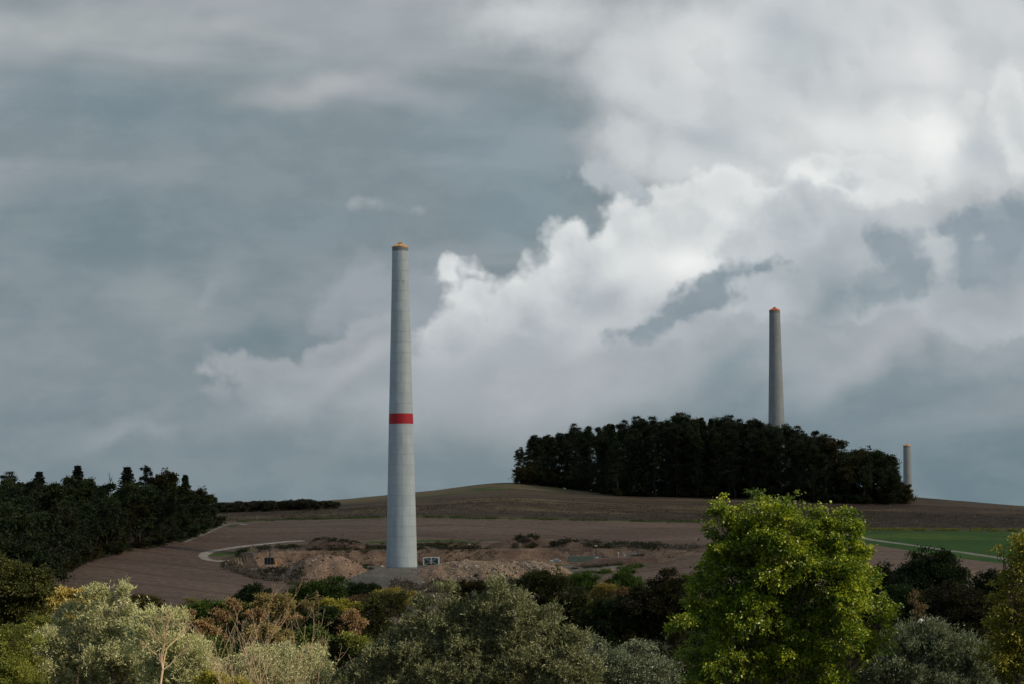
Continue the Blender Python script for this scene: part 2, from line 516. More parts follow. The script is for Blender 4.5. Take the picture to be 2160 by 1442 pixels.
# hill beyond the field: rows of (Y, picture row)
HY = [1085, 1130, 1190, 1300]
HR = {-900: [1086, 1078, 1070, 1062], 0: [1095, 1085, 1077, 1068], 460: [1089, 1078, 1072, 1064], 720: [1081, 1069, 1060, 1052],
      900: [1071, 1056, 1045, 1035], 1080: [1068, 1045, 1030, 1018], 1200: [1074, 1052, 1040, 1030], 1500: [1084, 1060, 1046, 1040],
      1700: [1088, 1062, 1047, 1042], 1900: [1092, 1066, 1052, 1046], 2000: [1094, 1070, 1056, 1054], 2160: [1097, 1076, 1068, 1066], 3000: [1100, 1086, 1080, 1080]}
hu = np.array(sorted(HR))
HZ = np.array([[-(HR[u][j] + TANR * (u - 1080) - 1070) / FPX * HY[j] for j in range(4)] for u in hu])
FARY = [1380, 1800, 3000, 12000]

def smooth_noise(x, y, seed=0):
    """cheap value noise on arrays"""
    x = np.asarray(x, float); y = np.asarray(y, float)
    xi = np.floor(x).astype(np.int64); yi = np.floor(y).astype(np.int64)
    fx = x - xi; fy = y - yi
    fx = fx * fx * (3 - 2 * fx); fy = fy * fy * (3 - 2 * fy)
    def h(a, b):
        n = (a * 374761393 + b * 668265263 + seed * 974711) & 0x7fffffff
        n = ((n ^ (n >> 13)) * 1274126177) & 0x7fffffff
        return ((n ^ (n >> 16)) & 0xffff) / 65535.0
    return (h(xi, yi) * (1 - fx) * (1 - fy) + h(xi + 1, yi) * fx * (1 - fy) + h(xi, yi + 1) * (1 - fx) * fy + h(xi + 1, yi + 1) * fx * fy) * 2 - 1

def fbm(x, y, seed=0, o=4, g=.5):
    r = 0; a = 1; f = 1
    for i in range(o):
        r = r + a * smooth_noise(x * f, y * f, seed + i * 7); a *= g; f *= 2.03
    return r

def interp_cols(u, xs, table):
    """table[k,j] over xs[k] -> array [len(u), j], smooth in u"""
    u = np.clip(u, xs[0], xs[-1])
    i = np.clip(np.searchsorted(xs, u) - 1, 0, len(xs) - 2)
    t = (u - xs[i]) / (xs[i + 1] - xs[i])
    # catmull-rom like tangents for a rounded hill
    m = np.gradient(table, xs, axis=0)
    h = (xs[i + 1] - xs[i])[:, None]; t = t[:, None]
    t2 = t * t; t3 = t2 * t
    return (2 * t3 - 3 * t2 + 1) * table[i] + (t3 - 2 * t2 + t) * h * m[i] + (-2 * t3 + 3 * t2) * table[i + 1] + (t3 - t2) * h * m[i + 1]

NEAR_Y = np.array([0, 60, 150, 260, 400, 520], float)
NEAR_Z = np.array([-1.8, -11, -24, -30, -32.5, -32], float)
PIT_Z = -22.0
def pit_front(u):   # Y of the pad's front edge
    return np.interp(u, [480, 540, 620, 700, 850, 1000, 1150, 1250, 1350, 1440, 1480], [840, 815, 806, 800, 801, 800, 806, 818, 838, 866, 880])
def pit_back(u):
    return np.interp(u, [480, 520, 600, 850, 1150, 1250, 1340, 1400, 1480], [845, 872, 884, 889, 889, 887, 882, 876, 870])

def ground_z(X, Y):
    X = np.atleast_1d(np.asarray(X, float)); Y = np.atleast_1d(np.asarray(Y, float))
    X, Y = np.broadcast_arrays(X, Y)
    sh = X.shape; X = X.ravel(); Y = Y.ravel()
    u = X / np.maximum(Y, 1) * FPX + 1080
    mid = interp_cols(u, US, ZN)
    far = interp_cols(u, hu.astype(float), HZ)
    prof_y = np.concatenate([NEAR_Y, YS, HY, FARY])
    n = len(u)
    nearz = np.repeat(NEAR_Z[None], n, 0)
    crest = far[:, 3]
    farz = np.stack([crest * .5 - 6, np.full(n, -60.0), np.full(n, -74.0), np.full(n, -80.0)], 1)
    Z = np.concatenate([nearz, mid, far, farz], 1)
    i = np.clip(np.searchsorted(prof_y, Y) - 1, 0, len(prof_y) - 2)
    r = np.arange(n)
    m = np.gradient(Z, prof_y, axis=1)
    h = prof_y[i + 1] - prof_y[i]
    t = np.clip((Y - prof_y[i]) / h, 0, 1); t2 = t * t; t3 = t2 * t
    za, zb = Z[r, i], Z[r, i + 1]
    s = (zb - za) / h
    lim = lambda q: np.where(q * s <= 0, 0, np.sign(s) * np.minimum(abs(q), 3 * abs(s)))
    z = (2 * t3 - 3 * t2 + 1) * za + (t3 - 2 * t2 + t) * h * lim(m[r, i]) + (-2 * t3 + 3 * t2) * zb + (t3 - t2) * h * lim(m[r, i + 1])
    z = z + .25 * fbm(X / 34, Y / 34, 3) * np.clip((Y - 100) / 300, 0, 1)
    # the levelled building pad: cut into the slope at the back, filled at the front
    inside = (u > 482) & (u < 1478)
    pf, pb = pit_front(u), pit_back(u)
    wob = 1.2 * fbm(X / 7, Y / 7, 11)
    padz = PIT_Z + .12 * fbm(X / 6, Y / 6, 5) + np.clip((u - 1200) / 200, 0, 1) * 1.4
    fw = 7 + 8 * np.clip((u - 540) / 80, 0, 1) * np.clip((1250 - u) / 60, 0, 1)
    front = np.clip((Y - (pf - fw + wob)) / fw, 0, 1)
    back = 1 - np.clip((Y - (pb + wob * .6)) / 2.5, 0, 1)
    k = np.where(inside, np.minimum(front, back), 0)
    z = z * (1 - k) + padz * k
    return z.reshape(sh)

def gz(x, y): return float(ground_z(x, y)[0])
def G(px, Y, py=None):
    """point on the ground at picture column px and distance Y"""
    x = (px - 1080) / FPX * Y
    for _ in range(4):
        z = gz(x, Y)
        q = P(px, 1070 - z / Y * FPX - TANR * (px - 1080), Y)
        x = q[0]
    return np.array([x, Y, z])
def Yat(px, py, y0=600, y1=1290):
    """distance at which picture point (px,py) meets the ground (first hit from y0)"""
    Ys_ = np.linspace(y0, y1, 500)
    d = CM @ np.array([(px - 1080) / FPX, -(py - 721) / FPX, -1.0])
    X = d[0] / d[1] * Ys_
    z = ground_z(X, Ys_)
    ray = d[2] / d[1] * Ys_
    hit = np.nonzero(z >= ray)[0]
    return float(Ys_[hit[0]]) if len(hit) else y1

# grid that follows sight columns and distances
uc = np.concatenate([np.linspace(-26000, -3000, 24), np.linspace(-2800, -760, 30), np.arange(-700, 2861, 6), np.linspace(2920, 5000, 30), np.linspace(5200, 28000, 24)])
yr = np.concatenate([np.linspace(1, 590, 40), np.arange(596, 780, 4.0), np.arange(780, 900, 1.25), np.arange(900, 1060, 2.0), np.arange(1060, 1320, 5.0),
                     np.array([1330, 1345, 1370, 1400, 1450, 1550, 1700, 1900, 2300, 3000, 4500, 7000, 12000.0])])
UU, YY = np.meshgrid(uc, yr)
XX = (UU - 1080) / FPX * YY
ZZ = ground_z(XX, YY)
ny, nx = UU.shape
VERT = np.stack([XX, YY, ZZ], 2).reshape(-1, 3)
idx = np.arange(ny * nx).reshape(ny, nx)
QUAD = np.stack([idx[:-1, :-1], idx[:-1, 1:], idx[1:, 1:], idx[1:, :-1]], 2).reshape(-1, 4)
cu = (UU[:-1, :-1] + UU[1:, 1:]).ravel() / 2; cy = (YY[:-1, :-1] + YY[1:, 1:]).ravel() / 2; cx = (cu - 1080) / FPX * cy
wz = 4 * fbm(cx / 20, cy / 20, 21)
# zones
BOUND = lambda u: np.full_like(u, 1040.0) + 3 * np.sin(u / 260)
inpit = (cu > 485) & (cu < 1475) & (cy > pit_front(cu) - 8 + wz * .3) & (cy < pit_back(cu) + 3)
scrubz = (cu > 470) & (cu < 1500) & (cy > pit_front(cu) - 26 + wz) & (cy < pit_back(cu) + 30 + wz - 18 * np.clip((cu - 1300) / 180, 0, 1)) & ~inpit
mead_lo = np.interp(cu, [1700, 1830, 2000, 2160, 3000], [940, 922, 850, 800, 620])
meadow = (cu > 1690) & (cy > mead_lo) & (cy < 1022)
zone = np.where(cy < 585 + wz, 0, np.where(cy < BOUND(cu), 1, 2))
zone[(cy > 742 + wz) & (cy < 782 + wz) & (cu > 1700) & (zone == 1)] = 5
zone[meadow] = 3
zone[(cu > 1690) & (cy > 1022) & (cy < BOUND(cu)) ] = 2
zone[scrubz] = 4
zone[inpit] = 6
dzdy = (ZZ[1:, :-1] - ZZ[:-1, :-1]).ravel() / (YY[1:, :-1] - YY[:-1, :-1]).ravel()
zone[inpit & (cy > 835) & (dzdy > .30)] = 8
zone[(cy > 1178 + 22 * np.abs(cu - 1040) / 400 + wz) & (cu > 690) & (cy <= 1320)] = 9
zone[cy > 1320] = 7

M = {}
M['valley'] = soil_mat('valley_grass', [(.030, .040, .014), (.055, .060, .022), (.05, .04, .02)], [18, 1.5, 9], .3)
M['plough'] = soil_mat('ploughed_earth', [(.112, .078, .064), (.160, .118, .097), (.138, .103, .083)], [80, 1.3, 26], .22, (.55, 1, 1), stripes=(5.5, .30, (.16, .985, 0), 90.0))
M['heath'] = soil_mat('withered_heath', [(.038, .030, .025), (.078, .060, .044), (.135, .105, .066)], [34, 1.4, 20], .5, (.07, 1, 1))
M['meadow'] = soil_mat('young_corn_green', [(.020, .064, .009), (.028, .080, .011), (.048, .092, .013)], [90, 1.6, 40], .15, (.3, 1, 1))
M['scrubsoil'] = soil_mat('weedy_spoil', [(.088, .066, .05), (.15, .11, .09), (.05, .055, .03)], [12, 1.0, 7], .4)
M['sandstrip'] = soil_mat('stubble', [(.20, .15, .10), (.17, .12, .095), (.08, .085, .035)], [45, 1.6, 30], .3, (.2, 1, 1))
M['padgravel'] = soil_mat('pad_gravel', [(.105, .105, .10), (.14, .13, .115), (.25, .175, .12)], [30, .8, 14], .15)
M['cutearth'] = soil_mat('cut_earth', [(.185, .128, .098), (.27, .19, .142), (.13, .088, .07)], [9, .8, 5], .4, (1, 1, 3.0))
M['hilltop'] = soil_mat('hilltop_pasture', [(.10, .088, .045), (.13, .105, .06), (.06, .075, .03)], [60, 1.5, 20], .3, (.25, 1, 1))
M['fargrass'] = soil_mat('far_grass', [(.07, .075, .035), (.11, .095, .05)], [120, 8], .3)
zmat = ['valley', 'plough', 'heath', 'meadow', 'scrubsoil', 'sandstrip', 'padgravel', 'fargrass', 'cutearth', 'hilltop']
znam = ['valley_floor', 'ploughed_field', 'heath_slope', 'green_field', 'weedy_bank', 'stubble_strip', 'gravel_pad', 'far_ground', 'cut_bank', 'hilltop_pasture']
vis = np.ones(len(QUAD), bool)
for zi in range(10):
    q = QUAD[(zone == zi)]
    if not len(q): continue
    used, inv = np.unique(q.ravel(), return_inverse=True)
    me = np_mesh(znam[zi], VERT[used], inv.reshape(-1, 4), smooth=True)
    link(znam[zi], me, M[zmat[zi]], kind='structure')

def ribbon(name, pts, width, mat, lift=.06, n=120, kind='structure', **kw):
    """a strip laid on the ground along world points"""
    pts = np.asarray(pts, float)[:, :2]
    d = np.concatenate([[0], np.cumsum(np.linalg.norm(np.diff(pts, axis=0), axis=1))])
    s = np.linspace(0, d[-1], n)
    c_ = np.stack([np.interp(s, d, pts[:, 0]), np.interp(s, d, pts[:, 1])], 1)
    ker = np.ones(7) / 7
    if n > 30:
        for k_ in range(2):
            cp = np.pad(c_, ((3, 3), (0, 0)), mode='reflect', reflect_type='odd')
            c_ = np.stack([np.convolve(cp[:, j], ker, 'valid') for j in range(2)], 1)
    t_ = np.gradient(c_, axis=0); t_ /= np.linalg.norm(t_, axis=1, keepdims=True)
    nn = np.stack([-t_[:, 1], t_[:, 0]], 1)
    w_ = np.broadcast_to(width, (n,))[:, None] * (1 + .1 * fbm(s / 5, s * 0, 5)[:, None])
    offs = np.array([-.5, -.25, 0, .25, .5])
    gx = (c_[:, None] + nn[:, None] * offs[None, :, None] * w_[:, :, None])
    z = ground_z(gx[..., 0], gx[..., 1]) + lift - (abs(offs) == .5) * lift * 2.5
    v = np.concatenate([gx, z[..., None]], 2).reshape(-1, 3)
    ii = np.arange(n * 5).reshape(n, 5)
    f = np.stack([ii[:-1, :-1], ii[:-1, 1:], ii[1:, 1:], ii[1:, :-1]], 2).reshape(-1, 4)
    return link(name, np_mesh(name, v, f, True), mat, kind=kind, **kw)

M['track'] = soil_mat('track_gravel', [(.26, .245, .22), (.33, .31, .28)], [6, .6], .1)
M['asphalt'] = soil_mat('farm_road', [(.20, .195, .185), (.24, .235, .225)], [8, .7], .05)
M['verge'] = soil_mat('verge_grass', [(.035, .075, .016), (.055, .09, .02)], [6, .7], .3)
def track(name, pix, width, mat, **kw):
    return ribbon(name, [G(px, Yat(px, py)) for px, py in pix], width, mat, **kw)
track('gravel_track', [(640, 1140), (600, 1142), (560, 1146), (520, 1150), (480, 1156), (450, 1161), (432, 1167), (428, 1173), (436, 1179), (458, 1183), (484, 1185)], 5.5, M['track'], n=160)
track('forest_track', [(380, 1142), (420, 1128), (455, 1112), (476, 1104), (500, 1103), (520, 1106)], 6.0, M['asphalt'])
track('field_road', [(1780, 1125), (1830, 1136), (1880, 1143), (1960, 1154), (2040, 1165), (2100, 1174), (2160, 1186), (2240, 1200)], 6.0, M['asphalt'], n=160)
track('pale_spoil_strip', [(725, 1142), (760, 1141), (790, 1142)], 3.0, M['sandstrip'], n=40)
track('pale_spoil_strip', [(1125, 1140), (1160, 1137), (1195, 1140)], 3.0, M['sandstrip'], n=40)
# ------------------------------------------------------------------ cloud added out of view, outlined so its shade lies on the hill
def make_shade_cloud():
    rng = np.random.default_rng(5)
    m_, t = mat_new('shade_cloud_skin')
    d = t.new('ShaderNodeBsdfDiffuse'); d.inputs[0].default_value = (.85, .86, .88, 1)
    tr = t.new('ShaderNodeBsdfTranslucent'); tr.inputs[0].default_value = (.9, .92, .95, 1)
    tp = t.new('ShaderNodeBsdfTransparent')
    mx_ = t.new('ShaderNodeMixShader'); mx_.inputs[0].default_value = .6
    t.t.links.new(d.outputs[0], mx_.inputs[1]); t.t.links.new(tr.outputs[0], mx_.inputs[2])
    m2 = t.new('ShaderNodeMixShader'); m2.inputs[0].default_value = .52      # thin enough to let a little sun through
    t.t.links.new(mx_.outputs[0], m2.inputs[1]); t.t.links.new(tp.outputs[0], m2.inputs[2])
    finish(t, m2.outputs[0])
    Hc = 640.0
    k = (Hc + 25) / SD.z
    off = np.array([SD.x * k, SD.y * k])
    # outline of the shade on the valley, moved up the sunbeams
    shade = np.array([(-900, 560), (-260, 440), (-90, 400), (-20, 330), (20, 262), (60, 236), (110, 232), (260, 230), (520, 420), (640, 900), (620, 2050), (-700, 2050), (-1000, 1200)], float)
    pts = []
    for i in range(len(shade)):
        a, b = shade[i], shade[(i + 1) % len(shade)]
        n = max(2, int(np.linalg.norm(b - a) / 26))
        for j in range(n):
            q = a + (b - a) * j / n
            e = rng.normal(0, 5, 2)
            pts.append(q + e)
    pts = np.array(pts) + off
    cen = pts.mean(0)
    rings = [1.0, .985, .94, .86, .74, .56, .34, .12]
    V_, F_ = [], []
    n = len(pts)
    for side in (1, -1):
        for k_, r_ in enumerate(rings):
            if side == -1 and k_ == 0: continue
            q = cen + (pts - cen) * r_
            th = (90 if side == 1 else 22) * math.sqrt(1 - r_ ** 2)
            lum = fbm(q[:, 0] / 90, q[:, 1] / 90, 2 + side) * (1 - r_) ** .5 * 34
            V_.append(np.column_stack([q, Hc + side * (th + np.abs(lum))]))
    m1 = len(rings)
    def ring(a, b):
        for j in range(n): F_.append((a * n + j, a * n + (j + 1) % n, b * n + (j + 1) % n, b * n + j))
    for k_ in range(m1 - 1): ring(k_, k_ + 1)
    ring(m1, 0)
    for k_ in range(m1, 2 * m1 - 2): ring(k_ + 1, k_)
    V_ = np.concatenate(V_)
    F_.append(tuple((m1 - 1) * n + j for j in range(n))); F_.append(tuple((2 * m1 - 2) * n + j for j in reversed(range(n))))
    me = bpy.data.meshes.new('shade_cloud'); me.from_pydata(V_.tolist(), [], F_); me.update()
    link('shade_cloud', me, m_, kind='structure')
make_shade_cloud()

# ------------------------------------------------------------------ towers
def paint(name, col, rough=.55):
    m, t = mat_new(name)
    g = t.new('ShaderNodeTexCoord'); pos = V(t, g.outputs['Object'])
    a, _ = t.noise(t.vm('MULTIPLY', pos, (1, 1, .12)), .8, 6, .6)
    b, _ = t.noise(pos, .25, 4, .6)
    oi = t.new('ShaderNodeObjectInfo')
    c_ = t.mix(t.mr(a, .35, .7), [x * .93 for x in col], [min(1, x * 1.05) for x in col])
    c_ = t.vm('SCALE', c_, scale=t.mr(b, .3, .7, .95, 1.05) * t.mr(V(t, oi.outputs['Random']), 0, 1, .975, 1.025, smooth=False))
    finish(t, principled(t, c_, rough, spec=.35))
    return m
M['concrete'] = paint('pale_concrete', (.475, .55, .605))
M['concrete2'] = paint('grey_concrete', (.29, .32, .345))
M['joint'] = simple_mat('mortar_joint', (.24, .27, .285), .9)
M['redband'] = paint('signal_red', (.46, .018, .03), .5)
M['steelring'] = paint('galvanised_ring', (.24, .265, .275), .45)
M['tarp'] = simple_mat('orange_tarpaulin', (.98, .60, .33), .6, var=.18, scale=.8)
M['tarp2'] = simple_mat('red_orange_tarpaulin', (.88, .24, .10), .6, var=.18, scale=.8)
for k_ in ('tarp', 'tarp2'):          # thin sheeting lets some daylight through
    nt_ = NT(M[k_].node_tree)
    out_ = [n for n in nt_.t.nodes if n.type == 'OUTPUT_MATERIAL'][0]
    pb_ = [n for n in nt_.t.nodes if n.type == 'BSDF_PRINCIPLED'][0]
    tl_ = nt_.new('ShaderNodeBsdfTranslucent'); tl_.inputs[0].default_value = (1, .62, .34, 1) if k_ == 'tarp' else (1, .3, .14, 1)
    mx_ = nt_.new('ShaderNodeMixShader'); mx_.inputs[0].default_value = .3
    nt_.t.links.new(pb_.outputs[0], mx_.inputs[1]); nt_.t.links.new(tl_.outputs[0], mx_.inputs[2]); nt_.t.links.new(mx_.outputs[0], out_.inputs[0])
M['dark'] = simple_mat('dark_hole', (.02, .02, .022), .8)

RH = np.array([0, 54.5, 78.8, 98.3, 112.5, 119.5]); RR = np.array([5.76, 4.56, 3.94, 3.42, 3.12, 3.04])
rad = lambda h: float(np.interp(h, RH, RR))

def shell(h0, h1, a0, a1, n=22, thick=.13, gap=.055):
    """one curved precast panel between heights and angles, with its own edges"""
    r0, r1 = rad(h0), rad(h1)
    h0 += gap / 2; h1 -= gap / 2
    da = gap / 2 / r0
    a = np.linspace(a0 + da, a1 - da, n + 1)
    ca, sa = np.cos(a), np.sin(a)
    def arc(r, h): return np.column_stack([r * ca, r * sa, np.full(n + 1, h)])
    ob, ot, ib, it = arc(r0, h0), arc(r1, h1), arc(r0 - thick, h0), arc(r1 - thick, h1)
    v = np.concatenate([ob, ot, ob, ib, ot, it, [ob[0], ot[0], ib[0], it[0]], [ob[-1], ot[-1], ib[-1], it[-1]]])
    m = n + 1; f = []; sm = []
    for j in range(n):
        f.append((j, j + 1, m + j + 1, m + j)); sm.append(True)
        f.append((2 * m + j, 3 * m + j, 3 * m + j + 1, 2 * m + j + 1)); sm.append(False)
        f.append((4 * m + j, 4 * m + j + 1, 5 * m + j + 1, 5 * m + j)); sm.append(False)
    e = 6 * m
    f += [(e, e + 1, e + 3, e + 2), (e + 4, e + 6, e + 7, e + 5)]; sm += [False, False]
    me = bpy.data.meshes.new('panel'); me.from_pydata(v.tolist(), [], f)
    me.polygons.foreach_set('use_smooth', sm); me.update()
    return me

RING = 3.8; NR = 31; TOPH = 119.5
PANEL_CACHE = {}
def tower(loc, label, tarp, conc, band, hole_h, hole_a, seam_a):
    root = empty('wind_turbine_tower', loc, label=label, cat='tower', group='unfinished wind turbine towers')
    b = MB(); prof = [(rad(h) - .10, h) for h in np.linspace(-3, NR * RING, 24)]
    b.lathe(prof, 48, cap=False)
    b.build('inner_core', M['joint'], root, smooth=True)
    for k in range(NR):
        red = band and k == 14
        rot = seam_a + (math.pi / 2 if k % 2 else 0) + (.35 if k == 0 else 0)
        for s_ in (0, 1):
            key = (k, s_, round(rot, 3))
            me = PANEL_CACHE.get((key, red, conc))
            if me is None:
                me = shell(k * RING, (k + 1) * RING, rot + s_ * math.pi, rot + (s_ + 1) * math.pi)
                me.materials.append(M['redband'] if red else M[conc])
                PANEL_CACHE[(key, red, conc)] = me
            o = link('panel', me, None, root)
            if red: o['label'] = 'red painted band panel'
    for h0, h1, dr in ((NR * RING + .02, NR * RING + .62, .0), (NR * RING + .66, TOPH - .02, .015)):
        b = MB(); b.lathe([(rad(h0) + dr - .1, h0), (rad(h0) + dr, h0 + .02), (rad(h1) + dr, h1 - .02), (rad(h1) + dr - .1, h1)], 48)
        b.build('steel_collar', M['steelring'], root, smooth=False)
    # tarpaulin hood, sagging between its ropes, with a drooping hem
    n = 64; prof = [(1.045, -.38), (1.05, 0.02), (.80, .50), (.48, 1.06), (.24, 1.58), (.10, 2.05), (.03, 2.22)]
    v = []; R0 = rad(TOPH)
    for i, (r, h) in enumerate(prof):
        for j in range(n):
            a = 2 * math.pi * j / n
            sag = .10 * math.cos(a * 8) * (1 if 1 < i < 5 else .2) + .07 * math.sin(a * 5 + i)
            hem = (.16 * math.sin(a * 3 + 1) + .08 * math.sin(a * 11)) if i == 0 else 0
            v.append((R0 * r * math.cos(a), R0 * r * math.sin(a), TOPH + h * .86 + sag * (h > .1) + hem))
    f = [(i * n + j, i * n + (j + 1) % n, (i + 1) * n + (j + 1) % n, (i + 1) * n + j) for i in range(len(prof) - 1) for j in range(n)]
    f.append(tuple((len(prof) - 1) * n + j for j in range(n)))
    me = bpy.data.meshes.new('hood'); me.from_pydata(v, [], f); me.update()
    hd = link('hood', me, M[tarp], root)
    b = MB(); b.box((.15, -.95, TOPH + 1.25), (.9, .25, .35)); b.box((-.35, -1.15, TOPH + 1.05), (.35, .2, .22))
    b.build('vent_flap', M['dark'], hd)
    r_ = rad(hole_h)
    b = MB()
    ax = np.array([math.cos(hole_a), math.sin(hole_a), 0])
    b.tube([ax * (r_ - .05) + [0, 0, hole_h], ax * (r_ + .06) + [0, 0, hole_h]], .17, 10)
    b.build('bolt_opening', M['dark'], root)
    return root

g1 = G(847.5, 850)
tb = P(847.5, 1195, 850)
tower((tb[0], 850 + 0, tb[2]), 'tall pale tower with a red band, standing on the gravel building pad', 'tarp', 'concrete', True, 106.0, -math.pi / 2 + .38, -math.pi / 2 + .12)
t2 = P(1633.3, 655, 1275)
tower((t2[0] + .15, 1275, t2[2] - TOPH), 'grey tower with a reddish orange hood, rising from behind the hilltop wood', 'tarp2', 'concrete2', False, 106.0, -math.pi / 2 + .5, -math.pi / 2 + .2)
t3 = P(1913, 938.5, 1890)
tower((t3[0], 1890, t3[2] - TOPH), 'far small grey tower with a light orange hood, right of the hilltop wood', 'tarp', 'concrete2', False, 104.0, -math.pi / 2 + .5, -math.pi / 2 + .2)

# ------------------------------------------------------------------ heaps of earth and gravel
def heap(name, px, Y, rx, ry, h, mat, label, cat='heap', seed=1, rough=.16, flat=0.0, sink=.35, crest=None, tilt=0.0, group=None):
    c_ = G(px, Y)
    nr, na = 16, 56
    r = np.linspace(0, 1, nr)[:, None]; a = np.linspace(0, 2 * np.pi, na, endpoint=False)[None]
    out = 1 + .16 * fbm(np.cos(a) * 2 + seed, np.sin(a) * 2, seed)
    lx = rx * r * np.cos(a) * out; ly = ry * r * np.sin(a) * out
    rr = np.clip((r - flat) / (1 - flat), 0, 1)
    prof = (1 - rr) ** 1.05 * (1 - .25 * (1 - rr) ** 6)
    if crest: prof = prof * (1 + crest * np.cos(a * 2 + seed) * r)
    z = h * prof + h * rough * fbm(lx / 2.6 + seed, ly / 2.6, seed + 3) * (1 - r ** 3) + tilt * lx / rx * h * (1 - r)
    gx = c_[0] + lx; gy = c_[1] + ly
    zz = ground_z(gx, gy)
    zc = zz.min() * .0 + zz
    top = np.maximum(zc, zz[0, 0] * (1 - r) + zc * r) + z - sink * r ** 4
    v = np.stack([lx, ly, top - c_[2]], 2).reshape(-1, 3)
    i_ = np.arange(nr * na).reshape(nr, na)
    f = np.stack([i_[:-1], np.roll(i_[:-1], -1, 1), np.roll(i_[1:], -1, 1), i_[1:]], 2).reshape(-1, 4)[:, ::-1]
    return link(name, np_mesh(name, v, f, True), mat, None, tuple(c_), label=label, cat=cat, group=group)

M['dirt'] = soil_mat('brown_dirt', [(.235, .155, .112), (.30, .205, .15), (.20, .15, .12)], [5, .55, 9], .25, speck=(1.1, .86, (.42, .34, .27)))
M['greygravel'] = soil_mat('grey_gravel', [(.115, .11, .10), (.15, .14, .125)], [6, .5], .15, speck=(1.3, .92, (.26, .24, .21)))
M['rubble'] = soil_mat('rubble_earth', [(.22, .155, .11), (.33, .235, .165), (.15, .12, .10)], [7, .6, 6], .3, speck=(.9, .55, (.42, .35, .28)))
M['darksoil'] = soil_mat('topsoil', [(.105, .072, .06), (.15, .105, .088)], [7, .7], .35)
heap('earth_mound', 688, 803, 19, 22, 7.4, M['dirt'], 'big brown cone of excavated earth left of the tower', seed=4, rough=.08, flat=.06)
heap('earth_mound', 628, 808, 14, 8, 1.9, M['dirt'], 'low stony earth shelf sloping down from the black container', seed=9, rough=.2, flat=.3)
heap('gravel_mound', 812, 793, 17, 16, 2.0, M['greygravel'], 'wide grey gravel slope in front of the tower foot', seed=14, rough=.05, flat=.35)
heap('gravel_mound', 893, 793, 4.6, 5, 1.6, M['greygravel'], 'small grey gravel patch right below the tower foot', seed=17, rough=.08)
heap('earth_mound', 925, 795, 9, 10, 3.6, M['dirt'], 'reddish earth mound with a gully, right of the tower foot', seed=19, rough=.25, flat=.2)
heap('rubble_berm', 1015, 797, 23, 12, 4.8, M['rubble'], 'long pale berm of broken stone along the pad edge', seed=24, rough=.14, flat=.35)
heap('rubble_berm', 1135, 801, 14, 11, 4.0, M['rubble'], 'sandy berm end sloping down right of the broken stone', seed=29, rough=.12, flat=.35)
heap('gravel_mound', 1127, 862, 6.6, 5, 2.5, M['greygravel'], 'small grey gravel cone in front of the cut bank', seed=33, rough=.04)
heap('topsoil_heap', 695, 899, 12, 6, 4.2, M['darksoil'], 'dark weedy topsoil heap behind the cut, left of the tower', seed=38, rough=.16, flat=.3)
heap('topsoil_heap', 742, 900, 8, 5, 3.0, M['darksoil'], 'bare brown topsoil heap just left of the tower', seed=43, rough=.07)
heap('topsoil_heap', 1075, 900, 11, 5, 3.4, M['darksoil'], 'smooth brown topsoil heap behind the cut, right of the tower', seed=48, rough=.06)
heap('topsoil_heap', 1120, 901, 12, 5, 4.2, M['darksoil'], 'dark peaked topsoil heap above the gravel cone', seed=52, rough=.2)
heap('topsoil_heap', 1215, 895, 12, 5, 2.6, M['darksoil'], 'low overgrown topsoil heap above the green container', seed=57, rough=.2, flat=.3)
heap('topsoil_heap', 975, 899, 9, 4, 1.8, M['dirt'], 'low reddish earth bank on the cut edge, right of the lattice crate', seed=61, rough=.2, flat=.3)
heap('weedy_mound', 1320, 842, 21, 9, 3.2, M['darksoil'], 'long weedy earth bank below the survey posts', seed=66, rough=.1, flat=.4)
heap('earth_mound', 1392, 860, 7, 6, 2.0, M['dirt'], 'small pale earth tip at the right end of the pad', seed=70, rough=.1)

# white and brown stones
def stone_mesh(seed):
    rng = np.random.default_rng(seed)
    import bmesh
    bm = bmesh.new(); bmesh.ops.create_icosphere(bm, subdivisions=1, radius=1)
    for v in bm.verts: v.co *= rng.uniform(.72, 1.15)
    me = bpy.data.meshes.new('stone'); bm.to_mesh(me); bm.free()
    return me
M['stone'] = simple_mat('pale_stone', (.52, .47, .40), .9, var=.2)
deps = bpy.context.evaluated_depsgraph_get()
def surf(px, py, y0=700, y1=930):
    """first thing built so far that picture point meets"""
    bpy.context.view_layer.update()
    o = Vector((0, 0, 0)); d = CM @ np.array([(px - 1080) / FPX, -(py - 721) / FPX, -1.0])
    st = Vector(tuple(d * (y0 / d[1])))
    ok, loc, nor, _, ob, _ = S.ray_cast(bpy.context.evaluated_depsgraph_get(), st, Vector(tuple(d)).normalized(), distance=y1)
    return np.array(loc) if ok else P(px, py, 850)
SM = [stone_mesh(i) for i in range(4)]
for i, (px, py, r, lab) in enumerate([(659, 1182, .75, 'white boulder on the left shoulder of the brown earth mound'),
                                 (665.5, 1180, .6, 'small white boulder beside the larger one on the earth mound'),
                                 (653.5, 1188, .6, 'white boulder lowest on the left flank of the earth mound'),
                                 (806, 1194, .8, 'flat pale rock at the left foot of the tower'),
                                 (569, 1194.5, .45, 'pale stone below the black container')]):
    q = surf(px, py)
    o = link('boulder', SM[i % 4], M['stone'], None, tuple(q), rz=i * 1.3, label=lab, cat='boulder')
    o.scale = (r, r * .8, r * .7)

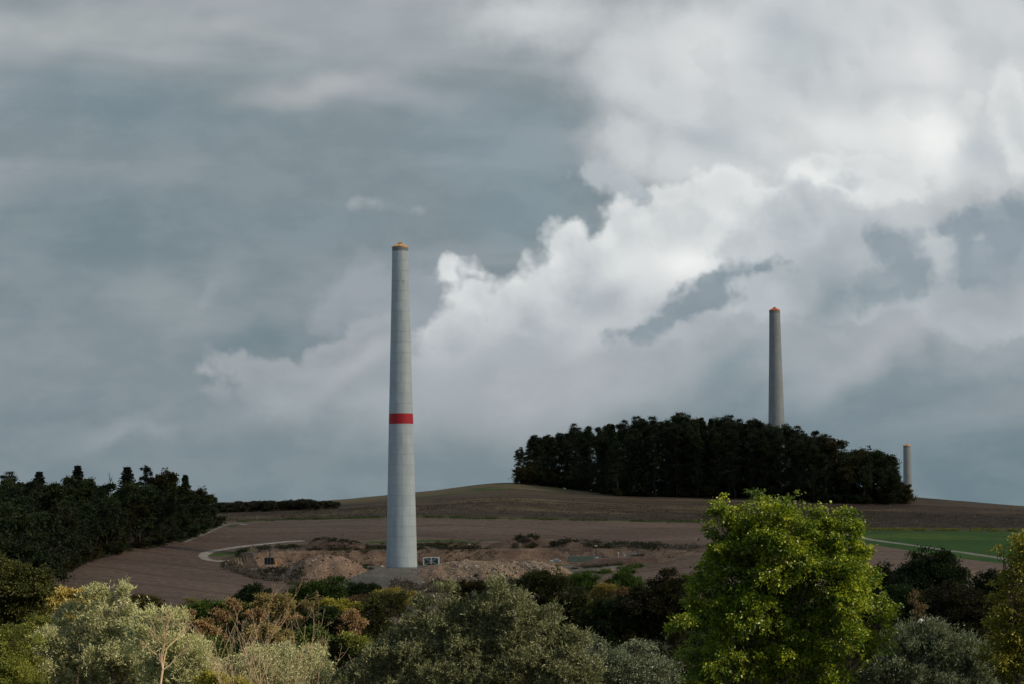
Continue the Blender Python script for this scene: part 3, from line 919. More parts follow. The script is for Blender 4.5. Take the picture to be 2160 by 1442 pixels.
def rubble(name, regions, n, size, mat, seed, **kw):
    rng = np.random.default_rng(seed)
    base = np.array([v.co for v in SM[0].vertices]); tri = np.array([list(p.vertices) for p in SM[0].polygons])
    dg = bpy.context.evaluated_depsgraph_get(); vs, fs = [], []
    k = 0
    for (px0, px1, py0, py1) in regions:
        for _ in range(n):
            px = rng.uniform(px0, px1); py = rng.uniform(py0, py1)
            d = CM @ np.array([(px - 1080) / FPX, -(py - 721) / FPX, -1.0])
            ok, loc, *_r = S.ray_cast(dg, Vector(tuple(d * (720 / d[1]))), Vector(tuple(d)).normalized(), distance=230)
            if not ok: continue
            s_ = size * rng.lognormal(0, .45)
            q = base * s_ * rng.uniform(.6, 1.2, 3)
            a = rng.uniform(0, 6.28); R = np.array([[math.cos(a), -math.sin(a), 0], [math.sin(a), math.cos(a), 0], [0, 0, 1]])
            vs.append(q @ R.T + np.array(loc)); fs.append(tri + k * len(base)); k += 1
    return link(name, np_mesh(name, np.concatenate(vs), np.concatenate(fs)), mat, kind='stuff', **kw)
M['rub1'] = simple_mat('broken_stone', (.40, .33, .265), .9, var=.5, scale=.9)
M['rub2'] = simple_mat('dark_clods', (.07, .055, .045), .9, var=.3, scale=2)
rubble('broken_stones', [(935, 1175, 1185, 1222), (960, 1150, 1184, 1200)], 420, .26, M['rub1'], 1)
rubble('scattered_stones', [(600, 760, 1178, 1235), (570, 640, 1190, 1220), (860, 930, 1196, 1235)], 110, .2, M['rub1'], 2)
rubble('dark_clods', [(600, 760, 1178, 1235), (935, 1175, 1185, 1222), (500, 800, 1165, 1186)], 90, .22, M['rub2'], 3)

# ------------------------------------------------------------------ things on the pad
M['zinc'] = simple_mat('galvanised_steel', (.62, .68, .70), .5, .0, var=.1)
M['panelgrey'] = simple_mat('dark_panel', (.075, .095, .105), .7)
M['black'] = simple_mat('black_sheet', (.012, .015, .019), .6)
M['framegrey'] = simple_mat('grey_frame', (.16, .18, .19), .6)
M['lampwhite'] = simple_mat('white_lamp_housing', (.62, .64, .64), .5)
M['mast'] = simple_mat('mast_steel', (.045, .05, .052), .6)
M['orange'] = simple_mat('orange_plastic', (.75, .27, .05), .6)
M['wood'] = simple_mat('pale_timber', (.48, .36, .24), .8)
M['green'] = simple_mat('green_container_paint', (.17, .215, .175), .6, var=.1)
M['whitebox'] = simple_mat('white_sheet_metal', (.66, .69, .71), .5)
M['blue'] = simple_mat('blue_grey_plastic', (.30, .38, .46), .6)
M['redsoil'] = M['dirt']
# lattice crate
cg = G(909.5, 879)
cr = empty('lattice_crate', (cg[0], 879, cg[2]), label='grey steel lattice crate with crossed braces beside the tower', cat='crate')
w_, h_, dp = 6.1, 3.1, 2.4
b = MB(); b.box((0, dp / 2 + .1, h_ / 2 + .12), (w_ - .7, dp - .4, h_ - .45)); b.build('load', M['panelgrey'], cr)
for z_, nm, mt in ((h_ + .12, 'top_rail', 'zinc'), (.16, 'bottom_rail', 'wood')):
    b = MB(); b.box((0, 0, z_), (w_ + .5, .22, .3 if nm == 'top_rail' else .24)); b.box((0, dp, z_), (w_ + .5, .22, .26)); b.build(nm, M[mt], cr)
for sx in (-1, 1):
    b = MB(); b.box((sx * (w_ / 2 - .2), -.02, h_ / 2 + .14), (.40, .24, h_ - .3)); b.build('post', M['zinc'], cr)
    b = MB(); b.box((sx * (w_ / 2 + .12), .35, h_ / 2 + .14), (.14, .2, h_ - .2)); b.build('side_strut', M['zinc'], cr)
    b = MB(); b.bar((sx * (w_ / 2 - .4), -.16, h_ - .05), (0, -.16, h_ / 2 + .25), .30, .1); b.build('brace', M['zinc'], cr)
    b = MB(); b.bar((sx * (w_ / 2 - .4), -.16, .35), (0, -.16, h_ / 2 + .05), .30, .1); b.build('brace', M['zinc'], cr)
    b = MB(); b.box((sx * (w_ / 2 - .1), dp / 2, .18), (.4, dp - .3, .26)); b.build('skid', M['zinc'], cr)
b = MB(); b.box((0, -.15, h_ / 2 + .3), (.34, .12, h_ - .6)); b.build('centre_post', M['zinc'], cr)

def mast(parent, x, y, z0, z1, lamps):
    b = MB(); b.tube([(x, y, z0), (x, y, z0 + (z1 - z0) * .5)], .22, 8); b.build('mast', M['mast'], parent)
    b = MB(); b.tube([(x, y, z0 + (z1 - z0) * .5), (x, y, z1)], .17, 8); b.build('mast', M['mast'], parent)
    b = MB(); b.bar((x - .7, y, z1), (x + .7, y, z1), .1); cb = b.build('crossbar', M['mast'], parent)
    for lx in lamps:
        b = MB(); b.box((x + lx, y - .15, z1 + .22), (.42, .34, .4)); b.build('floodlight', M['lampwhite'], parent)
q = G(567.5, 845); q[2] = P(568, 1190, 845)[2]
lt = empty('light_tower', tuple(q), label='black boxed lighting unit with a thin lamp mast, left end of the pad', cat='light tower')
b = MB(); b.box((0, .9, 1.35), (3.5, 1.8, 2.5)); b.build('cabinet', M['black'], lt)
for x_ in (-1.72, -.57, .57, 1.72):
    b = MB(); b.box((x_, -.04, 1.35), (.10, .1, 2.5)); b.build('upright', M['framegrey'], lt)
b = MB(); b.box((0, .9, 2.68), (3.7, 2.0, .14)); b.build('roof', M['framegrey'], lt)
b = MB(); b.box((0, .9, .06), (3.7, 2.0, .12)); b.build('base_frame', M['framegrey'], lt)
mast(lt, .25, .9, 2.7, 7.6, (-.45, .0, .45))
q2 = G(581, 846); q2[2] = q[2]
og = empty('orange_bin', tuple(q2), label='small orange plastic bin right of the black lighting unit', cat='bin')
b = MB(); b.lathe([(.42, 0), (.5, .9), (.42, 1.0)], 12); b.build('body', M['orange'], og)
b = MB(); b.lathe([(.48, 1.0), (.5, 1.12), (.2, 1.22)], 12); b.build('lid', M['orange'], og)
heap('gravel_mound', 560, 838, 7, 4, 1.2, M['greygravel'], 'grey gravel tongue under the black lighting unit', seed=75, rough=.05)

# green corrugated container, partly behind the weedy bank
q = G(1226, 868); z0 = P(1226, 1184.5, 868)[2]
ct = empty('site_container', (q[0], 868, z0), label='long greyish green corrugated container at the right of the pad', cat='container')
b = MB(); b.box((1.6, 1.25, 1.15), (13.6, 2.4, 2.1)); b.build('body', M['green'], ct)
for k in range(23):
    b = MB() if k == 0 else b
    if k == 0:
        b.box((0, 0, 1.15), (.22, .12, 2.0)); rib0 = b.mesh('rib'); rib0.materials.append(M['green'])
    link('rib', rib0, None, ct, (-5.0 + k * .6, 0, 0))
b = MB(); b.box((1.6, 1.25, 2.27), (13.8, 2.6, .12)); b.build('roof_frame', M['green'], ct)
b = MB(); b.box((1.6, 1.25, .05), (13.8, 2.6, .1)); b.build('floor_frame', M['green'], ct)
q = G(1259.5, 862); z0 = P(1259, 1179.5, 862)[2]
wb = empty('switch_cabinet', (q[0], 862, z0), label='small white cabinet with a lamp mast at the container end', cat='cabinet')
b = MB(); b.box((0, .5, .55), (1.25, .8, .95)); b.build('body', M['whitebox'], wb)
b = MB(); b.box((0, .5, 1.07), (1.4, .95, .08)); b.build('lid', M['whitebox'], wb)
b = MB(); b.box((-.9, .5, .45), (.5, .6, .6)); b.build('side_box', M['blue'], wb)
mast(wb, -.25, 1.1, .5, 5.0, (-.3, .25))

def post(px, pyb, Y, h, label, parts):
    q = G(px, Y); z0 = P(px, pyb, Y)[2]
    r = empty('survey_post', (q[0], Y, z0), label=label, cat='post')
    b = MB(); b.tube([(0, 0, -.5), (0, 0, h * 1.25)], .13, 8); b.build('pole', M[parts[0]], r)
    for (dx, z_, sx, sz, mt) in parts[1:]:
        b = MB(); b.box((dx * 1.3, -.16, z_ * 1.25), (sx * 1.4, .16, sz * 1.4)); b.build('plate', M[mt], r)
post(1304.5, 1178, 858, 1.9, 'white post with two plates, leftmost on the weedy bank', ['whitebox', (0, 1.85, .36, .42, 'whitebox'), (0, 1.25, .3, .3, 'blue'), (0, .3, .22, .5, 'whitebox')])
post(1317.5, 1176, 858, 1.7, 'post with a tilted pale sheet, second on the weedy bank', ['framegrey', (-.15, 1.5, .5, .3, 'blue'), (.1, .9, .36, .3, 'whitebox'), (0, .25, .3, .4, 'blue')])
post(1333, 1174, 860, 1.2, 'low post with a wide pale blue board on the weedy bank', ['framegrey', (0, .9, .9, .22, 'blue'), (.3, 1.2, .24, .3, 'blue')])
post(1341, 1173, 861, 1.2, 'rightmost post with slanting blue grey board on the weedy bank', ['framegrey', (-.1, 1.0, .6, .26, 'blue'), (.25, .6, .3, .4, 'blue')])
post(1272, 1178, 864, 1.2, 'short dark post just right of the white cabinet', ['mast', (0, .9, .3, .5, 'mast')])
# pipes lying by the berm
q = G(1171, 840); z0 = P(1171, 1183, 840)[2]
pp = empty('pipe_bundle', (q[0], 840, z0), label='bundle of white and blue pipes lying behind the rubble berm', cat='pipes')
for k, (dx, dz, ln, mt) in enumerate([(-1.2, .25, 1.4, 'whitebox'), (.2, .18, 2.2, 'blue'), (.6, .5, 2.0, 'blue'), (1.5, .22, 1.0, 'whitebox'), (.1, .75, 1.2, 'whitebox')]):
    b = MB(); b.tube([(dx - ln / 2, .1 * k, dz), (dx + ln / 2, -.1 * k, dz + .06 * (k - 2))], .2, 8); b.build('pipe', M[mt], pp)
q = G(1290, 862); z0 = P(1290, 1180, 862)[2]
tb_ = empty('timber_stack', (q[0], 862, z0), label='low stack of reddish timber between cabinet and survey posts', cat='timber')
for k in range(3):
    b = MB(); b.box((.2 * k - 1.2 + k, .2 * k, .25 + .22 * k), (2.6 - .5 * k, .5, .2)); b.build('plank', M['wood'], tb_)

# grass strips and paths on the slope
track('grass_strip', [(775, 1143), (830, 1141), (900, 1139.5), (960, 1140), (1000, 1142)], 9.0, M['verge'])
track('grass_strip', [(1010, 1140), (1060, 1139)], 3.5, M['verge'], n=40)
track('grass_strip', [(446, 1172), (470, 1168), (500, 1163), (530, 1160)], 7.0, M['verge'], n=60)
track('grass_verge', [(486, 1111), (498, 1106), (504, 1104)], 4.0, M['verge'], n=40)
ribbon('field_margin', [((u - 1080) / FPX * 1043, 1043 + 3 * math.sin(u / 260)) for u in range(500, 1720, 20)], 6.5, M['verge'], n=400)
M['drygrass'] = soil_mat('dry_verge', [(.10, .10, .035), (.14, .13, .05)], [12, .8], .3)
ribbon('field_margin', [((u - 1080) / FPX * 1031, 1031) for u in range(1700, 2500, 20)], 6, M['drygrass'], n=300)
track('heath_path', [(1040, 1069.5), (1120, 1070.5), (1250, 1073), (1380, 1077), (1500, 1080), (1560, 1082)], 2.2, M['drygrass'], n=260)
track('hill_grass_patch', [(1000, 1033), (1040, 1031), (1075, 1031)], 14, M['verge'], n=40)
# ------------------------------------------------------------------ trees
def unit(v): return v / (np.linalg.norm(v, axis=-1, keepdims=True) + 1e-9)

def leaf_quads(rng, c, axis, length, width, droop=.25, fold=.3, tint=None):
    """one folded diamond leaf per row: base, left, tip, right"""
    n = len(c)
    axis = unit(axis)
    r = unit(np.cross(axis, rng.normal(size=(n, 3))))
    up = np.cross(r, axis)
    L = length[:, None]; Wd = width[:, None]
    mid = c + axis * L * .45
    tip = c + axis * L + np.array([0, 0, -1.0]) * L * droop
    lf = mid + r * Wd * .5 + up * Wd * fold
    rt = mid - r * Wd * .5 + up * Wd * fold
    v = np.stack([c, lf, tip, rt], 1).reshape(-1, 3)
    f = np.arange(n * 4).reshape(n, 4)
    t = np.repeat(np.clip(tint, 0, 1), 4)
    return v, f, t

class Crown:
    """lobes: list of (x,y,z,rx,ry,rz). Boughs stand out of the lobes' skin, each carrying a cap of leaf clumps with shade under it"""
    def __init__(s, rng, lobes, nclump, inner=.2, bumpy=.14, per_bough=20, bough=.34, upb=.55):
        lobes = np.array(lobes, float)
        w_ = (lobes[:, 3] * lobes[:, 5]) ** 1.0
        nb = max(8, int(nclump * (1 - inner) / per_bough))
        k = rng.choice(len(lobes), nb * 3, p=w_ / w_.sum())
        d = unit(rng.normal(size=(nb * 3, 3)))
        d[:, 2] = np.where(d[:, 2] < -.45, -d[:, 2], d[:, 2])
        r = rng.uniform(.62, 1.02, nb * 3) + (rng.random(nb * 3) < .14) * rng.uniform(.05, .22, nb * 3)
        bc = lobes[k, :3] + d * r[:, None] * lobes[k, 3:6]
        q = np.full(len(bc), 9.0)
        for L in lobes:
            q = np.minimum(q, np.linalg.norm((bc - L[:3]) / L[3:6], axis=1))
        keep = np.nonzero(q > .52)[0][:nb]
        bc, d, k = bc[keep], d[keep], k[keep]; nb = len(bc)
        br = np.cbrt(lobes[k, 3] * lobes[k, 4] * lobes[k, 5]) * bough * rng.lognormal(0, .28, nb)
        wt = br ** 2; wt /= wt.sum()
        n1 = int(nclump * (1 - inner))
        j = rng.choice(nb, n1, p=wt)
        cd = unit(rng.normal(size=(n1, 3)) + d[j] * .9 + np.array([0, 0, upb]))
        cr_ = rng.random(n1) ** .45
        c1 = bc[j] + cd * (cr_ * br[j])[:, None] * np.array([1.1, 1.1, .8])
        n2 = nclump - n1
        k2 = rng.choice(len(lobes), n2, p=w_ / w_.sum())
        d2 = unit(rng.normal(size=(n2, 3)))
        c2 = lobes[k2, :3] + d2 * (rng.random(n2) ** .6 * .8)[:, None] * lobes[k2, 3:6]
        s.c = np.concatenate([c1, c2]); s.d = np.concatenate([unit(cd + d[j] * .5), d2])
        s.bt = np.concatenate([rng.normal(0, .20, nb)[j], np.full(n2, -.1)])  # inner filler clumps tinted darker: crown shade put into the leaf colour
        s.lobes = lobes; s.bc = bc; s.bd = d

def broad_leaves(rng, cr, per, csize, llen, lwid, up=.35, flat=.65, droop=.3, tint0=.5, tvar=.5, spiky=0.0):
    n = len(cr.c)
    cs = csize * rng.lognormal(0, .3, n)
    off = rng.normal(size=(n, per, 3)) * .5
    off[..., 2] *= flat
    c = cr.c[:, None] + off * cs[:, None, None]
    out = cr.d[:, None] * .8 + off * .9 + rng.normal(size=(n, per, 3)) * .7 + np.array([0, 0, up])
    ct = np.clip(rng.normal(tint0, tvar * .35, n) + cr.bt * tvar * 1.6, 0, 1)
    t = ct[:, None] + rng.normal(0, tvar * .35, (n, per))
    N = n * per
    return leaf_quads(rng, c.reshape(-1, 3), out.reshape(-1, 3), llen * rng.lognormal(0, .25, N), lwid * rng.lognormal(0, .2, N), droop, .25, t.ravel())

def willow_leaves(rng, cr, per, spray, llen, lwid, up=.9, tint0=.5, tvar=.5, lean=(0, 0)):
    """narrow leaves strung along shoots that rise and arch outward"""
    n = len(cr.c)
    ax = unit(cr.d * .9 + rng.normal(size=(n, 3)) * .45 + np.array([lean[0], lean[1], up]))
    sl = spray * rng.lognormal(0, .35, n)
    t = rng.random((n, per))
    c = cr.c[:, None] + ax[:, None] * (t * sl[:, None])[..., None] + rng.normal(size=(n, per, 3)) * (.05 + .12 * (1 - t))[..., None] * sl[:, None, None]
    c[..., 2] -= (t ** 2 * sl[:, None]) * .18
    la = ax[:, None] * 1.0 + rng.normal(size=(n, per, 3)) * .55
    ct = np.clip(rng.normal(tint0, tvar * .3, n) + cr.bt * tvar * 1.4, 0, 1)
    tt = ct[:, None] + rng.normal(0, tvar * .5, (n, per)) + (t - .5) * .35
    N = n * per
    return leaf_quads(rng, c.reshape(-1, 3), la.reshape(-1, 3), llen * rng.lognormal(0, .3, N), lwid * rng.lognormal(0, .2, N), .1, .15, tt.ravel())

def limb_pts(rng, a, b, n=5, bend=.12, rise=.15):
    a = np.array(a, float); b = np.array(b, float)
    t = np.linspace(0, 1, n)[:, None]
    L = np.linalg.norm(b - a)
    p = a + (b - a) * t
    p += np.sin(t * np.pi) * rng.normal(size=3) * bend * L * .5
    p[:, 2] += (np.sin(t[:, 0] * np.pi)) * rise * L * .3
    p[1:-1] += rng.normal(size=(n - 2, 3)) * L * .025
    return p

def woody(rng, h, r0, cr=None, ntwig=60, twig_r=.03, top=None, lean=(0, 0), k=7, sway=.02):
    """trunk, a limb to every lobe, and finer boughs out to the leaf clumps"""
    b = MB()
    n = 9
    t = np.linspace(0, 1, n)
    top = h if top is None else top
    tr = np.stack([lean[0] * t ** 1.3, lean[1] * t ** 1.3, -.6 + (top + .6) * t], 1)
    tr[1:, :2] += rng.normal(size=(n - 1, 2)) * h * sway
    b.tube(tr, r0 * (1.25 - 1.05 * t ** .8) * np.where(t == 0, 1.25, 1), k)
    if cr is not None:
        ends = []
        for L in cr.lobes:
            zt = np.clip(L[2] - np.hypot(L[0], L[1]) * .7 - .1 * h, .18 * h, top * .92)
            i = zt / top
            a = np.array([np.interp(i, t, tr[:, j]) for j in range(3)])
            e = L[:3] + np.array([0, 0, .25 * L[5]])
            pts = limb_pts(rng, a, e, 6)
            rr = r0 * .5 * (1 - i * .6)
            b.tube(pts, np.linspace(rr, rr * .25, 6), 6)
            ends.append((pts, rr))
        m = min(ntwig, len(cr.bc))
        for i in rng.choice(len(cr.bc), m, replace=False):
            c = cr.bc[i]
            j = int(np.argmin(np.linalg.norm(cr.lobes[:, :3] - c, axis=1)))
            pts, rr = ends[j]
            a = pts[rng.integers(2, 6)]
            q = limb_pts(rng, a, c + cr.bd[i] * .15, 4, .2, .1)
            b.tube(q, [max(twig_r, rr * .22), twig_r * 1.1, twig_r * .8, twig_r * .5], 4, cap=False)
    return b.mesh('trunk', smooth=True)

def crown_mesh(v, f, t):
    return np_mesh('crown', v, f, attr={'tint': t})

def make_tree(name, loc, trunk_me, crown_me, bark, leaf, label, cat='tree', group=None, rz=0.0, sc=1.0, crown_name='crown'):
    r = empty(name, tuple(loc), rz, label=label, cat=cat, group=group)
    r.scale = (sc, sc, sc) if np.isscalar(sc) else sc
    if trunk_me is not None: link('trunk', trunk_me, bark, r)
    if crown_me is not None: link(crown_name, crown_me, leaf, r)
    return r
def copy_tree(src, loc, rz, sc, label=None, name=None):
    r = src.copy(); COL.objects.link(r); r.location = loc; r.rotation_euler = (0, 0, rz)
    r.scale = sc if not np.isscalar(sc) else (sc, sc, sc)
    if label: r['label'] = label
    for ch in [o for o in bpy.data.objects if o.parent == src]:
        c = ch.copy(); COL.objects.link(c); c.parent = r
    return r

M['bark'] = simple_mat('brown_bark', (.13, .10, .075), .9, var=.3, scale=3)
M['barkpale'] = simple_mat('pale_dead_bark', (.42, .31, .21), .85, var=.2, scale=3)
M['barkdark'] = simple_mat('dark_bark', (.05, .042, .036), .9, var=.3, scale=2)
M['maple'] = leaf_mat('maple_leaf', (.040, .085, .008), (.33, .37, .032), trans=.3, rough=.42, spec=.5)
M['willow'] = leaf_mat('silver_willow_leaf', (.075, .090, .022), (.56, .56, .26), back=(.52, .53, .32), trans=.12, rough=.5, spec=.4)
M['willow2'] = leaf_mat('olive_willow_leaf', (.034, .044, .014), (.20, .21, .085), back=(.23, .25, .145), trans=.12, rough=.5, spec=.4)
M['willow3'] = leaf_mat('grey_willow_leaf', (.045, .065, .036), (.14, .17, .10), back=(.19, .22, .16), trans=.2, rough=.5, spec=.4)
M['forestgreen'] = leaf_mat('forest_green_leaf', (.014, .025, .010), (.046, .064, .022), trans=.2)
M['oliveoak'] = leaf_mat('olive_oak_leaf', (.026, .034, .010), (.085, .092, .022), trans=.2)
M['olive'] = leaf_mat('olive_leaf', (.07, .085, .018), (.24, .26, .06), trans=.25)
M['yellowgreen'] = leaf_mat('yellow_green_leaf', (.13, .13, .02), (.42, .38, .08), trans=.3)
M['gold'] = leaf_mat('golden_leaf', (.22, .16, .035), (.55, .44, .15), trans=.3)
M['midgreen'] = leaf_mat('mid_green_leaf', (.025, .050, .010), (.09, .14, .025), trans=.25)
M['darkgreen'] = leaf_mat('dark_green_leaf', (.010, .022, .007), (.034, .058, .014), trans=.2)
M['brownleaf'] = leaf_mat('brown_green_leaf', (.030, .028, .010), (.075, .065, .020), trans=.2)
M['rust'] = leaf_mat('rusty_leaf', (.10, .066, .032), (.33, .22, .125), trans=.25)
M['tan'] = leaf_mat('tan_leaf', (.15, .12, .045), (.36, .29, .13), trans=.25)
M['needle'] = leaf_mat('dark_needles', (.013, .021, .012), (.036, .050, .022), trans=.08)
M['needleg'] = leaf_mat('green_needles', (.016, .027, .010), (.040, .060, .020), trans=.1)
M['scrub'] = leaf_mat('dark_scrub', (.018, .024, .012), (.060, .066, .030), trans=.1)
M['scrubgrey'] = leaf_mat('withered_scrub', (.070, .058, .048), (.19, .16, .135), trans=.1)
M['scrubbrown'] = leaf_mat('brown_hedge', (.026, .022, .016), (.062, .052, .034), trans=.1)

def px_lobes(base, Y, plobes, rng, depth=.9, nsub=0):
    """ellipses given by picture column/row at the tree's own distance become real lobes, in metres, with depth"""
    out = []
    for (px, py, rx, ry) in plobes:
        q = P(px, py, Y) - np.array(base)
        k = Y / FPX
        out.append((q[0], rng.normal(0, .25) * rx * k, q[2], rx * k, max(rx, ry) * k * depth, ry * k))
    return out

def lobes_auto(rng, w_, h, zc, n=7, dome=1.0):
    """a natural crown of overlapping lobes: width w_, height h, centre zc"""
    out = [(0, 0, zc, w_ * .30, w_ * .30, h * .36)]
    for i in range(n):
        a = i * 2.4 + rng.uniform(-.4, .4)
        zz = rng.uniform(-.42, .40)
        rr = w_ * .31 * math.sqrt(max(.08, 1 - (zz * 1.7) ** 2 * .8)) * dome
        s_ = rng.uniform(.75, 1.15)
        out.append((rr * math.cos(a), rr * math.sin(a), zc + zz * h * .75, w_ * .22 * s_, w_ * .22 * s_, h * .21 * s_))
    return out

# ---- the big sunlit maple
def big_maple():
    rng = np.random.default_rng(11)
    Y = 170
    base = G(1640, Y)
    L = [(1790, 1168, 40, 40), (1815, 1240, 42, 46), (1735, 1185, 66, 60), (1545, 1180, 60, 60), (1600, 1185, 80, 70), (1850, 1290, 34, 34), (1470, 1240, 26, 30), (1510, 1100, 30, 34), (1690, 1105, 60, 50), (1590, 1085, 66, 48), (1540, 1130, 44, 46), (1680, 1062, 22, 30), (1640, 1150, 110, 70), (1765, 1140, 56, 66),
         (1800, 1200, 34, 44), (1505, 1190, 40, 44), (1560, 1225, 80, 66), (1700, 1240, 110, 90), (1800, 1275, 60, 56), (1500, 1265, 44, 50),
         (1855, 1320, 38, 44), (1830, 1375, 46, 40), (1600, 1320, 110, 80), (1740, 1350, 90, 70), (1480, 1330, 56, 60), (1455, 1385, 36, 46),
         (1550, 1420, 90, 60), (1680, 1430, 80, 70), (1760, 1440, 50, 50), (1880, 1300, 14, 16), (1525, 1065, 20, 24), (1745, 1098, 18, 14), (1480, 1430, 40, 50)]
    lob = px_lobes(base, Y, L, rng, .9)
    cr = Crown(rng, lob, 7600, inner=.10, per_bough=15, bough=.30)
    v, f, t = broad_leaves(rng, cr, 18, .34, .21, .175, up=.45, flat=.7, droop=.35, tint0=.42, tvar=.62)
    # big mottled lights and darks of foliage tone
    tr = woody(rng, P(1640, 1060, Y)[2] - base[2], .55, cr, 260, .028, top=(P(1640, 1110, Y)[2] - base[2]))
    make_tree('maple_tree', base, tr, crown_mesh(v, f, t), M['bark'], M['maple'], 'large sunlit yellow green maple, the nearest and tallest tree on the right')
big_maple()

def willow(px, Y, L, label, leaf, seed, ncl, per=14, spray=.55, ll=.26, lw=.06, up=.9, lean=(0, 0), tint0=.5, trunk=.35, bark='bark'):
    rng = np.random.default_rng(seed)
    base = G(px, Y)
    L = [(a_, b_ + 15, c_, d_) for a_, b_, c_, d_ in L]
    lob = px_lobes(base, Y, L, rng, .85)
    cr = Crown(rng, lob, int(ncl * 1.25), inner=.06, per_bough=34, bough=.56, upb=.85)
    v, f, t = willow_leaves(rng, cr, per, spray, ll, lw, up, tint0, .7, lean)
    topz = max(l[2] for l in lob)
    tr = woody(rng, topz, trunk, cr, 120, .02, top=topz * .85)
    make_tree('willow_tree', base, tr, crown_mesh(v, f, t), M[bark], M[leaf], label, cat='willow')
willow(235, 200, [(205, 1262, 26, 24), (262, 1268, 24, 34), (240, 1290, 34, 36), (160, 1300, 34, 30), (130, 1330, 30, 30), (105, 1360, 26, 34), (200, 1325, 36, 34), (290, 1320, 26, 36), (255, 1345, 34, 34), (170, 1365, 40, 34), (310, 1350, 20, 24), (120, 1400, 40, 34), (225, 1390, 44, 34), (290, 1395, 34, 36), (165, 1425, 44, 34), (250, 1440, 50, 34), (100, 1440, 34, 30)],
       'bright silvery willow at the lower left, its crown full in the sun', 'willow', 21, 4200)
willow(350, 185, [(352, 1320, 44, 36), (330, 1360, 48, 46), (400, 1385, 44, 40), (415, 1360, 16, 20), (370, 1425, 60, 44), (330, 1310, 14, 22)],
       'smaller silvery willow behind the bare pale tree', 'willow', 22, 2100)
willow(1000, 190, [(935, 1262, 26, 28), (915, 1295, 34, 34), (955, 1310, 30, 36), (1052, 1248, 24, 30), (1040, 1285, 34, 36), (1085, 1290, 28, 32), (880, 1320, 34, 30), (1000, 1335, 36, 34), (1062, 1335, 38, 36), (1120, 1312, 30, 34), (1168, 1292, 18, 26), (1150, 1335, 32, 32), (840, 1355, 34, 28), (930, 1355, 42, 34), (1195, 1345, 20, 28), (800, 1385, 34, 28), (870, 1390, 42, 32), (990, 1390, 46, 36), (1080, 1385, 46, 36), (1165, 1380, 38, 34), (1222, 1365, 22, 30), (1245, 1410, 26, 30), (760, 1420, 34, 26), (835, 1430, 44, 30), (930, 1425, 50, 34), (1030, 1435, 50, 34), (1120, 1430, 50, 34), (1200, 1425, 40, 34)],
       'wide olive grey willow filling the lower middle of the view', 'willow2', 23, 7600, spray=.6, ll=.28)
willow(1925, 185, [(1955, 1335, 34, 26), (1910, 1350, 30, 28), (1995, 1345, 30, 28), (1870, 1372, 30, 26), (1955, 1370, 38, 32), (2025, 1365, 30, 28), (1835, 1400, 32, 26), (1900, 1395, 40, 32), (1980, 1400, 44, 34), (2050, 1390, 28, 30), (2080, 1370, 14, 20), (2075, 1415, 28, 28), (1805, 1430, 30, 26), (1870, 1430, 44, 30), (1950, 1435, 50, 34), (2030, 1435, 46, 34)],
       'grey green willow at the lower right, around the street lamp', 'willow3', 24, 4600, spray=.65, up=1.2, lean=(.5, 0), ll=.30)
willow(585, 195, [(570, 1385, 46, 26), (630, 1395, 44, 34), (530, 1415, 44, 34), (590, 1430, 90, 44), (500, 1440, 40, 30), (660, 1430, 36, 40)],
       'low round olive willow behind the bare reddish bushes', 'willow', 25, 3200, ll=.20, tint0=.2)

def broad(name, px, Y, L, label, leaf, seed, ncl, per=16, cs=.45, ll=.26, lw=.18, up=.3, cat='tree', bark='bark', tr=.3, tint0=.45, tv=.6, group=None, ntw=60):
    rng = np.random.default_rng(seed)
    base = G(px, Y)
    lob = px_lobes(base, Y, L, rng, .9)
    cr = Crown(rng, lob, int(ncl * 1.1), inner=.16, per_bough=14, bough=.34)
    v, f, t = broad_leaves(rng, cr, per, cs, ll, lw, up, tint0=tint0, tvar=tv)
    topz = max(l[2] for l in lob)
    tm = woody(rng, topz, tr, cr, ntw, .03, top=topz * .85)
    make_tree(name, base, tm, crown_mesh(v, f, t), M[bark], M[leaf], label, cat=cat, group=group)

broad('olive_bush', 30, 190, [(30, 1365, 44, 34), (0, 1390, 44, 44), (50, 1420, 34, 34), (20, 1430, 60, 40), (-40, 1400, 50, 50)], 'rounded olive green bush in the bottom left corner', 'olive', 31, 1900, cs=.34, ll=.16, lw=.12, cat='bush', up=.7)
broad('yellow_tree', 165, 250, [(140, 1268, 26, 26), (180, 1262, 32, 22), (205, 1258, 22, 16), (165, 1290, 44, 30), (120, 1290, 14, 24)], 'small golden tree peeping over the bright willow', 'gold', 32, 800, cs=.42, ll=.25, lw=.2)
broad('oak_tree', 30, 265, [(10, 1215, 50, 30), (60, 1240, 46, 34), (95, 1250, 24, 20), (20, 1270, 60, 40), (-40, 1230, 60, 50), (70, 1290, 40, 40), (20, 1330, 70, 46), (100, 1225, 18, 12)], 'dark olive oak at the left edge, some leaves turning', 'oliveoak', 33, 2300, cs=.5, ll=.28, lw=.22, tint0=.6)
broad('shrub', 80, 235, [(75, 1330, 34, 26), (50, 1345, 40, 24)], 'pale green shrub between the corner bush and the oak', 'olive', 34, 500, cs=.4, ll=.2, lw=.14, cat='shrub')
broad('brown_shrub', 300, 330, [(300, 1290, 34, 34), (325, 1300, 22, 28), (285, 1275, 14, 14)], 'dull brownish shrub right of the bright willow', 'brownleaf', 35, 700, cs=.5, tint0=.8, cat='shrub')
broad('thin_shrub', 400, 380, [(400, 1275, 16, 16), (405, 1290, 22, 14)], 'thin see-through tan shrub against the ploughed field', 'tan', 36, 120, per=9, cs=.5, cat='shrub', tv=.4)
broad('green_tree', 425, 330, [(435, 1290, 26, 20), (415, 1305, 32, 24), (455, 1310, 26, 30), (400, 1325, 24, 22)], 'dark green round tree above the rusty bush', 'midgreen', 37, 900, cs=.5)
